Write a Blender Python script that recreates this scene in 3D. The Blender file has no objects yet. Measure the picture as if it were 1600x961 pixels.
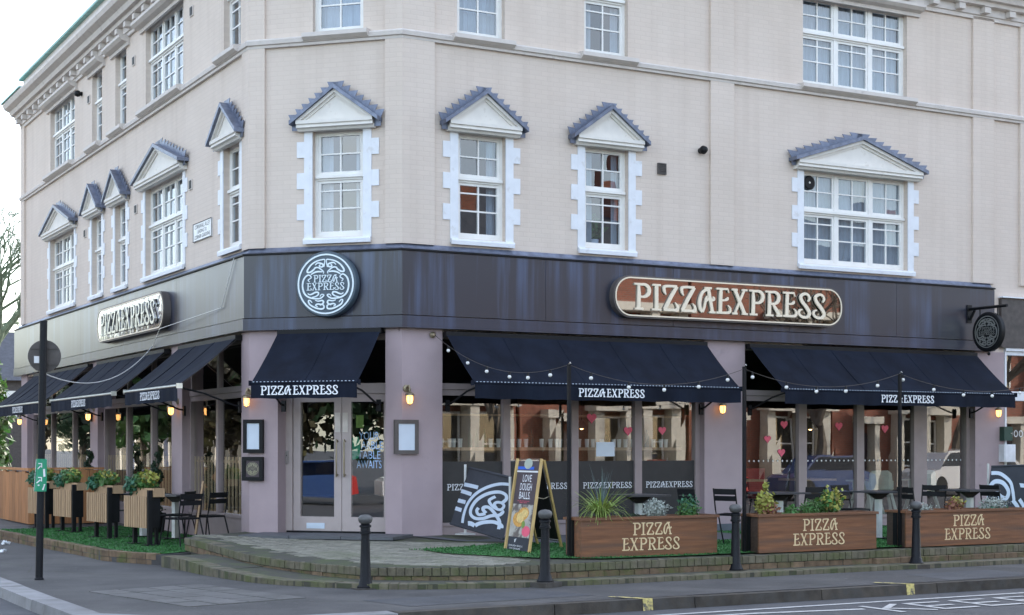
import bpy, bmesh, math, random
from mathutils import Matrix, Vector, noise
random.seed(7)
R = math.radians
# ------------------------------------------------------------------ camera, sky, sun, exposure
sc = bpy.context.scene
col = sc.collection
cam_d = bpy.data.cameras.new('camera')
cam = bpy.data.objects.new('camera', cam_d); col.objects.link(cam)
cam.location = (0, 0, 1.7); cam.rotation_euler = (R(90), 0, 0)
cam_d.sensor_width = 36; cam_d.lens = 2440 / 1600 * 36
cam_d.shift_y = (700 - 480.5) / 1600
cam_d.clip_end = 3000; cam_d.clip_start = .1
sc.camera = cam
SUN_AZ, SUN_EL = R(22), R(30)          # azimuth clockwise from +Y (behind the building)
w = bpy.data.worlds.new('World'); sc.world = w; w.use_nodes = True
wn = w.node_tree; bg = wn.nodes['Background']
sky = wn.nodes.new('ShaderNodeTexSky'); sky.sky_type = 'NISHITA'; sky.sun_disc = False
sky.sun_elevation = SUN_EL; sky.sun_rotation = SUN_AZ
sky.air_density = 1.0; sky.dust_density = 1.2; sky.ozone_density = 1.0
# thin high cloud mixed over the clear sky
tc = wn.nodes.new('ShaderNodeTexCoord'); cn = wn.nodes.new('ShaderNodeTexNoise')
mpn = wn.nodes.new('ShaderNodeMapping'); mpn.inputs['Scale'].default_value = (1.3, 1.3, 4.0)
cn.inputs['Scale'].default_value = 1.6; cn.inputs['Detail'].default_value = 6
cr = wn.nodes.new('ShaderNodeValToRGB')
cr.color_ramp.elements[0].position = .54; cr.color_ramp.elements[1].position = .84
cr.color_ramp.elements[0].color = (.20, .20, .20, 1); cr.color_ramp.elements[1].color = (.7, .7, .7, 1)
mx = wn.nodes.new('ShaderNodeMix'); mx.data_type = 'RGBA'
mx.inputs[7].default_value = (5.6, 5.3, 4.9, 1)
wn.links.new(tc.outputs['Generated'], mpn.inputs[0]); wn.links.new(mpn.outputs[0], cn.inputs['Vector'])
wn.links.new(cn.outputs['Fac'], cr.inputs[0]); wn.links.new(cr.outputs[0], mx.inputs[0])
wn.links.new(sky.outputs[0], mx.inputs[6]); wn.links.new(mx.outputs[2], bg.inputs['Color'])
bg.inputs['Strength'].default_value = .15
sun_d = bpy.data.lights.new('sun', 'SUN'); sun_d.energy = 2.0; sun_d.angle = R(.5); sun_d.color = (1, .93, .82)
sun = bpy.data.objects.new('sun', sun_d); col.objects.link(sun)
sv = Vector((math.sin(SUN_AZ) * math.cos(SUN_EL), math.cos(SUN_AZ) * math.cos(SUN_EL), math.sin(SUN_EL)))
sun.rotation_euler = sv.to_track_quat('Z', 'Y').to_euler(); sun.location = sv * 60
sc.view_settings.view_transform = 'Standard'; sc.view_settings.look = 'None'
sc.view_settings.exposure = 1.95; sc.view_settings.gamma = 1
sc.cycles.max_bounces = 8; sc.cycles.transparent_max_bounces = 16
sc.cycles.use_denoising = True
sc.cycles.caustics_reflective = False; sc.cycles.caustics_refractive = False
sc.cycles.sample_clamp_indirect = 6
# ------------------------------------------------------------------ materials
def base(name):
    m = bpy.data.materials.new(name); m.use_nodes = True
    nt = m.node_tree; return m, nt, nt.nodes['Principled BSDF'], nt.nodes, nt.links
def mat(name, c, rough=.6, metal=0., var=.12, nscale=6., bump=.0, bscale=60., isl=0., spec=.5, emit=None, estr=0., coat=0., stretch=None, c2=None, c2pos=(.45, .7), c2scale=2.):
    m, nt, b, N, L = base(name)
    b.inputs['Roughness'].default_value = rough; b.inputs['Metallic'].default_value = metal
    b.inputs['Specular IOR Level'].default_value = spec
    b.inputs['Coat Weight'].default_value = coat; b.inputs['Coat Roughness'].default_value = .08
    tcn = N.new('ShaderNodeTexCoord'); vec = tcn.outputs['Object']
    if stretch:
        mp = N.new('ShaderNodeMapping'); mp.inputs['Scale'].default_value = stretch
        L.new(vec, mp.inputs[0]); vec = mp.outputs[0]
    no = N.new('ShaderNodeTexNoise'); no.inputs['Scale'].default_value = nscale; no.inputs['Detail'].default_value = 6
    L.new(vec, no.inputs['Vector'])
    hs = N.new('ShaderNodeHueSaturation'); hs.inputs['Color'].default_value = (*c, 1)
    mr = N.new('ShaderNodeMapRange'); mr.inputs[1].default_value = .3; mr.inputs[2].default_value = .7
    mr.inputs[3].default_value = 1 - var; mr.inputs[4].default_value = 1 + var
    L.new(no.outputs['Fac'], mr.inputs[0]); val = mr.outputs[0]
    if isl:
        g = N.new('ShaderNodeNewGeometry'); m2 = N.new('ShaderNodeMapRange')
        m2.inputs[3].default_value = 1 - isl; m2.inputs[4].default_value = 1 + isl
        oi = N.new('ShaderNodeObjectInfo'); ad = N.new('ShaderNodeMath'); ad.operation = 'ADD'
        fr = N.new('ShaderNodeMath'); fr.operation = 'FRACT'
        L.new(g.outputs['Random Per Island'], ad.inputs[0]); L.new(oi.outputs['Random'], ad.inputs[1])
        L.new(ad.outputs[0], fr.inputs[0]); L.new(fr.outputs[0], m2.inputs[0])
        mu = N.new('ShaderNodeMath'); mu.operation = 'MULTIPLY'
        L.new(val, mu.inputs[0]); L.new(m2.outputs[0], mu.inputs[1]); val = mu.outputs[0]
    L.new(val, hs.inputs['Value'])
    out = hs.outputs[0]
    if c2:
        n2 = N.new('ShaderNodeTexNoise'); n2.inputs['Scale'].default_value = c2scale; n2.inputs['Detail'].default_value = 7
        n2.inputs['Roughness'].default_value = .65
        L.new(vec, n2.inputs['Vector'])
        m3 = N.new('ShaderNodeMapRange'); m3.inputs[1].default_value = c2pos[0]; m3.inputs[2].default_value = c2pos[1]
        L.new(n2.outputs['Fac'], m3.inputs[0])
        mm = N.new('ShaderNodeMix'); mm.data_type = 'RGBA'; mm.inputs[7].default_value = (*c2, 1)
        L.new(m3.outputs[0], mm.inputs[0]); L.new(out, mm.inputs[6]); out = mm.outputs[2]
    L.new(out, b.inputs['Base Color'])
    if bump:
        nb = N.new('ShaderNodeTexNoise'); nb.inputs['Scale'].default_value = bscale; nb.inputs['Detail'].default_value = 4
        L.new(tcn.outputs['Object'], nb.inputs['Vector'])
        bu = N.new('ShaderNodeBump'); bu.inputs['Strength'].default_value = bump; bu.inputs['Distance'].default_value = .01
        L.new(nb.outputs['Fac'], bu.inputs['Height']); L.new(bu.outputs[0], b.inputs['Normal'])
    if emit:
        b.inputs['Emission Color'].default_value = (*emit, 1); b.inputs['Emission Strength'].default_value = estr
    return m
def brick_mat(name, c, c_mort, bump=.5, w=.225, h=.075, mort=.01, var=.06, rough=.8, dirt=None):
    m, nt, b, N, L = base(name)
    b.inputs['Roughness'].default_value = rough
    tcn = N.new('ShaderNodeTexCoord'); sp = N.new('ShaderNodeSeparateXYZ'); cb = N.new('ShaderNodeCombineXYZ')
    L.new(tcn.outputs['Object'], sp.inputs[0]); L.new(sp.outputs[0], cb.inputs[0]); L.new(sp.outputs[2], cb.inputs[1])
    bt = N.new('ShaderNodeTexBrick'); bt.inputs['Scale'].default_value = 1
    bt.inputs['Brick Width'].default_value = w; bt.inputs['Row Height'].default_value = h
    bt.inputs['Mortar Size'].default_value = mort; bt.inputs['Mortar Smooth'].default_value = .4
    bt.inputs['Color1'].default_value = (*[x * (1 + var) for x in c], 1)
    bt.inputs['Color2'].default_value = (*[x * (1 - var) for x in c], 1)
    bt.inputs['Mortar'].default_value = (*c_mort, 1)
    L.new(cb.outputs[0], bt.inputs['Vector'])
    no = N.new('ShaderNodeTexNoise'); no.inputs['Scale'].default_value = .9; no.inputs['Detail'].default_value = 8
    L.new(tcn.outputs['Object'], no.inputs['Vector'])
    mr = N.new('ShaderNodeMapRange'); mr.inputs[1].default_value = .35; mr.inputs[2].default_value = .68
    L.new(no.outputs['Fac'], mr.inputs[0])
    mm = N.new('ShaderNodeMix'); mm.data_type = 'RGBA'; mm.blend_type = 'MULTIPLY'
    dc = dirt or (.9, .89, .88); mm.inputs[7].default_value = (*dc, 1)
    L.new(mr.outputs[0], mm.inputs[0]); L.new(bt.outputs['Color'], mm.inputs[6])
    # faint vertical rain streaks (a stain of the paint itself)
    st = N.new('ShaderNodeMapping'); st.inputs['Scale'].default_value = (2.6, 2.6, .12)
    ns = N.new('ShaderNodeTexNoise'); ns.inputs['Scale'].default_value = 1.5; ns.inputs['Detail'].default_value = 5
    L.new(tcn.outputs['Object'], st.inputs[0]); L.new(st.outputs[0], ns.inputs['Vector'])
    m4 = N.new('ShaderNodeMapRange'); m4.inputs[1].default_value = .5; m4.inputs[2].default_value = .8; m4.inputs[4].default_value = .45
    L.new(ns.outputs['Fac'], m4.inputs[0])
    m5 = N.new('ShaderNodeMix'); m5.data_type = 'RGBA'; m5.blend_type = 'MULTIPLY'; m5.inputs[7].default_value = (.80, .77, .75, 1)
    L.new(m4.outputs[0], m5.inputs[0]); L.new(mm.outputs[2], m5.inputs[6])
    L.new(m5.outputs[2], b.inputs['Base Color'])
    nb = N.new('ShaderNodeTexNoise'); nb.inputs['Scale'].default_value = 30
    L.new(tcn.outputs['Object'], nb.inputs['Vector'])
    iv = N.new('ShaderNodeMath'); iv.operation = 'SUBTRACT'; iv.inputs[0].default_value = 1
    L.new(bt.outputs['Fac'], iv.inputs[1])
    ad = N.new('ShaderNodeMath'); ad.operation = 'MULTIPLY_ADD'; ad.inputs[1].default_value = .35
    L.new(nb.outputs['Fac'], ad.inputs[0]); L.new(iv.outputs[0], ad.inputs[2])
    bu = N.new('ShaderNodeBump'); bu.inputs['Strength'].default_value = bump; bu.inputs['Distance'].default_value = .006
    L.new(ad.outputs[0], bu.inputs['Height']); L.new(bu.outputs[0], b.inputs['Normal'])
    return m
def glass_mat(name, tint=(.92, .95, .96), ior=1.75, rough=.0, wob=.0, wscale=1.2):
    m, nt, b, N, L = base(name); N.remove(b)
    out = N['Material Output']
    tr = N.new('ShaderNodeBsdfTransparent'); tr.inputs[0].default_value = (*tint, 1)
    gl = N.new('ShaderNodeBsdfGlossy'); gl.inputs['Roughness'].default_value = rough; gl.inputs['Color'].default_value = (1, 1, 1, 1)
    # Schlick reflectance of a flat sheet, the same from either face
    ge = N.new('ShaderNodeNewGeometry'); dp = N.new('ShaderNodeVectorMath'); dp.operation = 'DOT_PRODUCT'
    L.new(ge.outputs['Normal'], dp.inputs[0]); L.new(ge.outputs['Incoming'], dp.inputs[1])
    def mth(op, a, b=None):
        n_ = N.new('ShaderNodeMath'); n_.operation = op
        for i_, v_ in enumerate((a, b)):
            if v_ is None: continue
            if isinstance(v_, (int, float)): n_.inputs[i_].default_value = v_
            else: L.new(v_, n_.inputs[i_])
        return n_.outputs[0]
    f0 = ior
    fac = mth('ADD', mth('MULTIPLY', mth('POWER', mth('SUBTRACT', 1, mth('ABSOLUTE', dp.outputs['Value'])), 5), 1 - f0), f0)
    ms = N.new('ShaderNodeMixShader')
    if wob:
        tcn = N.new('ShaderNodeTexCoord'); no = N.new('ShaderNodeTexNoise'); no.inputs['Scale'].default_value = wscale; no.inputs['Detail'].default_value = 1
        bu = N.new('ShaderNodeBump'); bu.inputs['Strength'].default_value = wob; bu.inputs['Distance'].default_value = .02
        L.new(tcn.outputs['Object'], no.inputs['Vector']); L.new(no.outputs['Fac'], bu.inputs['Height']); L.new(bu.outputs[0], gl.inputs['Normal'])
    L.new(fac, ms.inputs[0]); L.new(tr.outputs[0], ms.inputs[1]); L.new(gl.outputs[0], ms.inputs[2])
    L.new(ms.outputs[0], out.inputs[0]); return m
def streak_mat(name, c, c2, rough, coat):
    # dark sheet-metal fascia with paler blue vertical streaks in patches
    m, nt, b, N, L = base(name)
    b.inputs['Roughness'].default_value = rough; b.inputs['Specular IOR Level'].default_value = .25
    b.inputs['Coat Weight'].default_value = coat; b.inputs['Coat Roughness'].default_value = .30; b.inputs['Coat IOR'].default_value = 1.58
    tcn = N.new('ShaderNodeTexCoord'); mp = N.new('ShaderNodeMapping'); mp.inputs['Scale'].default_value = (3.6, 3.6, .16)
    no = N.new('ShaderNodeTexNoise'); no.inputs['Scale'].default_value = 1.1; no.inputs['Detail'].default_value = 7; no.inputs['Roughness'].default_value = .6
    L.new(tcn.outputs['Object'], mp.inputs[0]); L.new(mp.outputs[0], no.inputs['Vector'])
    big = N.new('ShaderNodeTexNoise'); big.inputs['Scale'].default_value = .55; big.inputs['Detail'].default_value = 2
    L.new(tcn.outputs['Object'], big.inputs['Vector'])
    mr = N.new('ShaderNodeMapRange'); mr.inputs[1].default_value = .47; mr.inputs[2].default_value = .72
    L.new(no.outputs['Fac'], mr.inputs[0])
    m2 = N.new('ShaderNodeMapRange'); m2.inputs[1].default_value = .38; m2.inputs[2].default_value = .62
    L.new(big.outputs['Fac'], m2.inputs[0])
    mu = N.new('ShaderNodeMath'); mu.operation = 'MULTIPLY'; L.new(mr.outputs[0], mu.inputs[0]); L.new(m2.outputs[0], mu.inputs[1])
    mx = N.new('ShaderNodeMix'); mx.data_type = 'RGBA'; mx.inputs[6].default_value = (*c, 1); mx.inputs[7].default_value = (*c2, 1)
    L.new(mu.outputs[0], mx.inputs[0]); L.new(mx.outputs[2], b.inputs['Base Color'])
    return m
M = {}
M['wall'] = brick_mat('cream_painted_brick', (.675, .582, .507), (.648, .556, .483), bump=.22, var=.018, dirt=(.94, .93, .92))
M['trim'] = mat('stone_trim_paint', (.62, .57, .53), .7, var=.06, c2=(.42, .38, .35), c2pos=(.58, .8), c2scale=5)
M['pedtrim'] = mat('pediment_paint', (.74, .71, .66), .65, var=.05, c2=(.5, .46, .4), c2pos=(.6, .8), c2scale=6)
M['white'] = mat('white_gloss_paint', (.74, .76, .80), .5, var=.05, c2=(.52, .50, .48), c2pos=(.58, .82), c2scale=5)
M['frame'] = mat('window_frame_paint', (.80, .79, .76), .4, var=.04)
M['lead'] = mat('lead_sheet', (.15, .17, .23), .42, metal=.35, var=.3, nscale=9, bump=.3, bscale=12, isl=.15)
M['mauve'] = mat('mauve_render', (.385, .30, .315), .75, var=.05, nscale=3, bump=.25, bscale=90, c2=(.24, .20, .22), c2pos=(.62, .85), c2scale=1.6)
M['mauvewood'] = mat('mauve_joinery_paint', (.33, .265, .262), .4, var=.06)
M['doorpaint'] = mat('pale_door_paint', (.44, .37, .355), .4, var=.05)
M['plinth'] = mat('slate_plinth', (.10, .115, .135), .6)
M['fascia'] = streak_mat('navy_sheet_metal', (.013, .015, .028), (.075, .115, .22), .42, .9)
M['fascialip'] = streak_mat('navy_lip_metal', (.022, .025, .045), (.07, .10, .19), .4, .7)
M['black'] = mat('black_powder_coat', (.006, .0065, .008), .5, var=.2, spec=.25)
M['castiron'] = mat('black_bollard_paint', (.005, .006, .009), .45, spec=.25, var=.2, bump=.5, bscale=60, c2=(.045, .045, .045), c2pos=(.66, .8), c2scale=14)
M['bollardcap'] = mat('worn_iron_cap', (.10, .10, .10), .5, metal=.3, var=.25, bump=.3, bscale=40)
M['navycloth'] = mat('navy_awning_canvas', (.0075, .0105, .0205), .9, spec=.2, var=.3, nscale=2.5, bump=.9, bscale=3.5, c2=(.012, .018, .034), c2pos=(.48, .8), c2scale=1.6, stretch=(1, 1, .5))
M['letterwhite'] = mat('white_print', (.82, .84, .88), .5, var=.02)
M['lettercream'] = mat('cream_raised_letter', (.86, .74, .57), .5, var=.03)
M['lettergold'] = mat('gold_print', (.72, .56, .33), .5, var=.12, nscale=12, c2=(.36, .25, .15), c2pos=(.6, .8), c2scale=14)
M['signline'] = mat('pale_sign_line', (.66, .76, .82), .4, var=.02, emit=(.75, .92, 1), estr=.03)
M['signface'] = mat('slate_sign_face', (.065, .095, .125), .35, var=.1)
M['mirror'] = mat('polished_mirror', (.27, .27, .27), .015, metal=1, var=.0)
M['mirror_wavy'] = mat('polished_mirror_wavy', (.42, .42, .42), .02, metal=1, var=.0, bump=.7, bscale=3)
M['glass_up'] = glass_mat('upper_window_glass', (.80, .88, .95), .14, wob=.06, wscale=2)
M['glass'] = glass_mat('shop_window_glass', (.84, .86, .85), .20, wob=.05, wscale=.8)
M['curtain'] = mat('net_curtain', (.30, .33, .36), .9, var=.06)
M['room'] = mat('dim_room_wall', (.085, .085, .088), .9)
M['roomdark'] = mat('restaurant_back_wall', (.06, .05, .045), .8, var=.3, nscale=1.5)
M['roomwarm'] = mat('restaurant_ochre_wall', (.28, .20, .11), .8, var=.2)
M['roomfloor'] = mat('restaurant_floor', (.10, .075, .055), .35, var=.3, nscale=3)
M['vinyl'] = mat('charcoal_window_vinyl', (.030, .030, .031), .45, var=.1)
M['brass'] = mat('aged_brass', (.30, .25, .17), .4, metal=.7, var=.25)
M['steel'] = mat('brushed_steel', (.6, .6, .58), .28, metal=1, var=.1)
M['lampglass'] = mat('lit_lamp_glass', (.9, .55, .25), .3, emit=(1, .47, .14), estr=.95, var=0)
M['lamplit'] = mat('lit_pendant_bulb', (1, .7, .4), .3, emit=(1, .52, .2), estr=5, var=0)
M['bulb'] = mat('opal_festoon_bulb', (.78, .78, .76), .25, var=.03)
M['paper'] = mat('menu_sheet', (.62, .70, .80), .12, var=.03, coat=.6)
M['menuframe'] = mat('brown_menu_frame', (.10, .085, .08), .45)
M['plaquegold'] = mat('plaque_gold_line', (.30, .28, .18), .45, var=.1)
M['plate'] = mat('enamel_street_plate', (.74, .75, .76), .35)
M['green'] = mat('green_sign_sheet', (.01, .27, .14), .4, var=.08)
M['greenbox'] = mat('dark_green_metal', (.02, .06, .045), .45)
M['whitebox'] = mat('white_meter_plastic', (.74, .75, .8), .4)
M['signback'] = mat('weathered_sign_back', (.07, .06, .056), .55, metal=.1, var=.25, nscale=10)
M['copper'] = mat('verdigris_edge', (.22, .42, .38), .6, var=.2)
M['asphalt'] = mat('road_asphalt', (.078, .079, .084), .85, var=.2, nscale=2, bump=.6, bscale=120, c2=(.055, .058, .068), c2scale=.7)
M['pavement'] = mat('pavement_asphalt', (.070, .068, .068), .85, var=.22, nscale=1.4, bump=.9, bscale=90, c2=(.112, .108, .104), c2pos=(.48, .72), c2scale=.55)
M['slab'] = mat('pavement_slab', (.125, .122, .118), .8, var=.15, bump=.4, bscale=70, isl=.15, c2=(.085, .083, .078), c2scale=2)
M['kerb'] = mat('granite_kerb', (.23, .23, .235), .7, var=.15, bump=.4, bscale=60, isl=.12, c2=(.11, .105, .1), c2pos=(.48, .72), c2scale=3)
M['kerbdark'] = mat('grimy_kerb', (.055, .046, .037), .85, var=.4, bump=.5, bscale=50, isl=.2, c2=(.06, .058, .055), c2scale=4)
M['brick'] = mat('mossy_step_brick', (.155, .105, .065), .9, var=.28, nscale=9, bump=.7, bscale=45, isl=.22, c2=(.085, .10, .03), c2pos=(.5, .68), c2scale=2.1)
M['brickcap'] = mat('weathered_step_brick', (.13, .115, .08), .9, var=.25, nscale=9, bump=.7, bscale=45, isl=.10, c2=(.085, .10, .035), c2pos=(.46, .7), c2scale=1.7)
M['mortar'] = mat('dark_mortar', (.06, .058, .045), .95, bump=.5, c2=(.07, .09, .03))
M['paver'] = mat('terrace_block_paver', (.235, .225, .185), .88, var=.2, nscale=7, bump=.5, bscale=50, isl=.2, c2=(.15, .165, .10), c2pos=(.5, .75), c2scale=1.3)
M['slate'] = mat('dark_door_slab', (.085, .09, .10), .6, var=.15)
M['turf'] = mat('artificial_turf', (.034, .135, .032), .95, var=.2, nscale=4, bump=.5, bscale=200, isl=.3)
M['yellow'] = mat('worn_yellow_paint', (.60, .50, .18), .75, var=.2, nscale=20, c2=(.12, .11, .09), c2pos=(.47, .6), c2scale=13)
M['creampaint'] = mat('pale_yellow_line_paint', (.58, .52, .36), .75, var=.15, nscale=14, c2=(.2, .19, .17), c2pos=(.6, .75), c2scale=16)
M['roadwhite'] = mat('worn_white_road_paint', (.48, .48, .47), .75, var=.15, nscale=14, c2=(.16, .16, .17), c2pos=(.56, .72), c2scale=13)
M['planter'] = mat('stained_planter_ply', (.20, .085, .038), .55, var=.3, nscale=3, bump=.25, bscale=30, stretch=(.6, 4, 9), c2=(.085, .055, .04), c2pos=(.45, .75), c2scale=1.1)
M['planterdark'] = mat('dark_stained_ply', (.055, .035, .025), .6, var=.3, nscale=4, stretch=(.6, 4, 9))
M['soil'] = mat('potting_soil', (.035, .026, .02), .95, bump=.8, bscale=40)
M['battenwood'] = mat('pale_batten_wood', (.62, .46, .28), .6, var=.1)
M['slatwood'] = mat('light_slat_wood', (.42, .275, .16), .6, var=.15, nscale=5, stretch=(6, 6, .7), isl=.12)
M['doorwood'] = mat('orange_shed_board', (.42, .19, .075), .65, var=.25, nscale=4, stretch=(6, 6, .6), isl=.18)
M['pine'] = mat('varnished_pine', (.52, .36, .14), .45, var=.15, nscale=4, stretch=(5, 5, .6))
M['posterdark'] = mat('plum_poster_print', (.06, .042, .052), .4)
M['posterphoto'] = mat('poster_photo_grey', (.42, .40, .36), .4, var=.2, nscale=10, c2=(.12, .10, .09), c2pos=(.5, .56), c2scale=6)
M['dough'] = mat('poster_dough_brown', (.62, .32, .07), .4, var=.35, nscale=30)
M['doughlight'] = mat('poster_dough_pale', (.72, .52, .2), .4, var=.25, nscale=30)
M['pink'] = mat('poster_pink', (.75, .10, .18), .4)
M['lettuce'] = mat('poster_green', (.18, .30, .05), .4)
M['blue'] = mat('bright_blue_print', (.02, .12, .60), .5)
M['bluetext'] = mat('pale_blue_vinyl_text', (.42, .60, .88), .5)
M['heart'] = mat('pink_heart_sticker', (.80, .13, .20), .5, var=.12, nscale=15)
M['dot'] = mat('frosted_dot', (.72, .74, .74), .6)
M['hcgreen'] = mat('pale_grey_green_plastic', (.40, .45, .38), .5)
M['redseat'] = mat('crimson_upholstery', (.34, .03, .04), .6)
M['tablemetal'] = mat('dark_table_top', (.05, .052, .058), .35, var=.1)
M['stand'] = mat('off_white_metal', (.62, .62, .60), .4)
M['bannercloth'] = mat('charcoal_banner_cloth', (.032, .036, .047), .8, var=.15, bump=.3, bscale=8)
M['bannerprint'] = mat('pale_blue_banner_print', (.55, .63, .74), .7, var=.04)
M['litter'] = mat('white_litter', (.75, .77, .8), .7)
def leaf(name, c, isl=.4):
    m, nt, b, N, L = base(name)
    b.inputs['Roughness'].default_value = .55
    g = N.new('ShaderNodeNewGeometry'); hs = N.new('ShaderNodeHueSaturation'); hs.inputs['Color'].default_value = (*c, 1)
    mr = N.new('ShaderNodeMapRange'); mr.inputs[3].default_value = 1 - isl; mr.inputs[4].default_value = 1 + isl
    m2 = N.new('ShaderNodeMapRange'); m2.inputs[3].default_value = .47; m2.inputs[4].default_value = .53
    L.new(g.outputs['Random Per Island'], mr.inputs[0]); L.new(g.outputs['Random Per Island'], m2.inputs[0])
    L.new(mr.outputs[0], hs.inputs['Value']); L.new(m2.outputs[0], hs.inputs['Hue'])
    L.new(hs.outputs[0], b.inputs['Base Color']); b.inputs['Subsurface Weight'].default_value = 0
    tl = N.new('ShaderNodeBsdfTranslucent'); L.new(hs.outputs[0], tl.inputs[0])
    ms = N.new('ShaderNodeMixShader'); ms.inputs[0].default_value = .3
    L.new(b.outputs[0], ms.inputs[1]); L.new(tl.outputs[0], ms.inputs[2]); L.new(ms.outputs[0], N['Material Output'].inputs[0])
    return m
M['leafgreen'] = leaf('fresh_green_leaf', (.085, .19, .05)); M['leafyellow'] = leaf('yellow_green_leaf', (.34, .33, .07))
M['leafdark'] = leaf('dark_evergreen_leaf', (.018, .045, .018)); M['leafsilver'] = leaf('silver_leaf', (.36, .40, .36))
M['leafred'] = leaf('russet_leaf', (.26, .11, .06)); M['leafblue'] = leaf('blue_green_leaf', (.06, .18, .10))
M['blade'] = leaf('striped_blade_leaf', (.28, .36, .09)); M['bladeblue'] = leaf('grey_blue_blade_leaf', (.12, .17, .16))
M['bark'] = mat('pale_bark', (.16, .13, .10), .9, var=.3, bump=.6, bscale=25); M['barkdark'] = mat('green_grey_bark', (.13, .17, .11), .9, var=.3)
# ------------------------------------------------------------------ mesh builder.  local coordinates: u right, d towards the viewer, z up
class MB:
    def __init__(s): s.v = []; s.f = []
    def add(s, vs, fs):
        k = len(s.v); s.v += [(a, -b, c) for a, b, c in vs]; s.f += [tuple(i + k for i in f) for f in fs]; return s
    def quad(s, *p): return s.add(list(p), [tuple(range(len(p)))])
    def box(s, u0, u1, d0, d1, z0, z1):
        return s.add([(u0, d0, z0), (u1, d0, z0), (u1, d1, z0), (u0, d1, z0), (u0, d0, z1), (u1, d0, z1), (u1, d1, z1), (u0, d1, z1)],
                     [(0, 1, 2, 3), (4, 7, 6, 5), (0, 4, 5, 1), (1, 5, 6, 2), (2, 6, 7, 3), (3, 7, 4, 0)])
    def ext(s, A, B):
        n = len(A); f = [tuple(range(n)), tuple(range(2 * n - 1, n - 1, -1))]
        f += [(i, n + i, n + (i + 1) % n, (i + 1) % n) for i in range(n)]
        return s.add(list(A) + list(B), f)
    def prism(s, uz, d0, d1): return s.ext([(u, d0, z) for u, z in uz], [(u, d1, z) for u, z in uz])
    def plan(s, ud, z0, z1): return s.ext([(u, d, z0) for u, d in ud], [(u, d, z1) for u, d in ud])
    def prof(s, dz, u0, u1, m0=0, m1=0):       # profile (d,z) swept along u, mitred by m*d at each end
        return s.ext([(u0 - m0 * d, d, z) for d, z in dz], [(u1 + m1 * d, d, z) for d, z in dz])
    def tube(s, pts, r, n=8, r1=None):
        P = [Vector(p) for p in pts]; k = len(s.v); rings = []
        for i, p in enumerate(P):
            t = (P[min(i + 1, len(P) - 1)] - P[max(i - 1, 0)]).normalized()
            a = t.cross(Vector((0, 0, 1)))
            if a.length < .05: a = t.cross(Vector((1, 0, 0)))
            a.normalize(); b = t.cross(a)
            rr = r if r1 is None else r + (r1 - r) * i / (len(P) - 1)
            rings.append([p + a * rr * math.cos(2 * math.pi * j / n) + b * rr * math.sin(2 * math.pi * j / n) for j in range(n)])
        vs = [tuple(q) for g in rings for q in g]; fs = []
        for i in range(len(P) - 1):
            for j in range(n):
                fs.append((i * n + j, i * n + (j + 1) % n, (i + 1) * n + (j + 1) % n, (i + 1) * n + j))
        fs.append(tuple(range(n))); fs.append(tuple(range((len(P) - 1) * n, len(P) * n))[::-1])
        return s.add(vs, fs)
    def lathe(s, prof, c=(0, 0, 0), n=20, axis='z'):
        vs = []; fs = []
        for r, h in prof:
            for j in range(n):
                a = 2 * math.pi * j / n
                if axis == 'z': vs.append((c[0] + r * math.cos(a), c[1] + r * math.sin(a), c[2] + h))
                else: vs.append((c[0] + r * math.cos(a), c[1] + h, c[2] + r * math.sin(a)))
        for i in range(len(prof) - 1):
            for j in range(n): fs.append((i * n + j, i * n + (j + 1) % n, (i + 1) * n + (j + 1) % n, (i + 1) * n + j))
        fs.append(tuple(range(n))); fs.append(tuple(range((len(prof) - 1) * n, len(prof) * n))[::-1])
        return s.add(vs, fs)
    def ball(s, c, r, n=10, sz=1.):
        return s.lathe([(max(r * math.sin(math.pi * i / 6), .001), -r * sz * math.cos(math.pi * i / 6)) for i in range(7)], c, n)
    def leaves(s, c, rad, n, size, aspect=1.6, shell=.45, up=0.):
        for _ in range(n):
            v = Vector((random.gauss(0, 1), random.gauss(0, 1), random.gauss(0, 1))).normalized()
            q = (shell + (1 - shell) * random.random()) if random.random() < .8 else random.random()
            v2 = Vector((v.x * rad[0], v.y * rad[1], v.z * rad[2])) * q * (.8 + .35 * noise.noise(v * 2.3 + Vector(c)))
            p = Vector(c) + v2
            t = Vector((random.gauss(0, 1), random.gauss(0, 1), random.gauss(0, 1) + up)).normalized()
            a = t.cross(v + Vector((.01, .02, .3))).normalized(); sz = size * random.uniform(.6, 1.35)
            s.quad(tuple(p - t * sz * aspect / 2), tuple(p + a * sz / 2), tuple(p + t * sz * aspect / 2), tuple(p - a * sz / 2))
        return s
    def mesh(s, name, m, smooth=False):
        me = bpy.data.meshes.new(name); me.from_pydata(s.v, [], s.f)
        b = bmesh.new(); b.from_mesh(me); bmesh.ops.recalc_face_normals(b, faces=b.faces)
        if smooth:
            for f in b.faces: f.smooth = True
            for e in b.edges:
                if len(e.link_faces) == 2 and e.calc_face_angle() > R(38): e.smooth = False
        b.to_mesh(me); b.free()
        if m: me.materials.append(M[m] if isinstance(m, str) else m)
        return me
W = {}
def link(name, data, parent=None, mw=None, kind=None, label=None):
    o = bpy.data.objects.new(name, data); col.objects.link(o)
    if mw is None: mw = W[parent.name] if parent else Matrix()
    W[o.name] = mw
    if parent: o.parent = parent; o.matrix_basis = W[parent.name].inverted() @ mw
    else: o.matrix_basis = mw
    if kind: o['kind'] = kind
    if label: o['label'] = label
    return o
def part(name, mb, m, parent, mw=None, smooth=False, label=None, kind=None):
    return link(name, mb.mesh(name, m, smooth) if isinstance(mb, MB) else mb, parent, mw, kind, label)
def thing(name, label, cat, mw=None, group=None):
    o = link(name, None, None, mw or Matrix()); o.empty_display_size = .2
    o['label'] = label; o['category'] = cat
    if group: o['group'] = group
    return o
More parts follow.
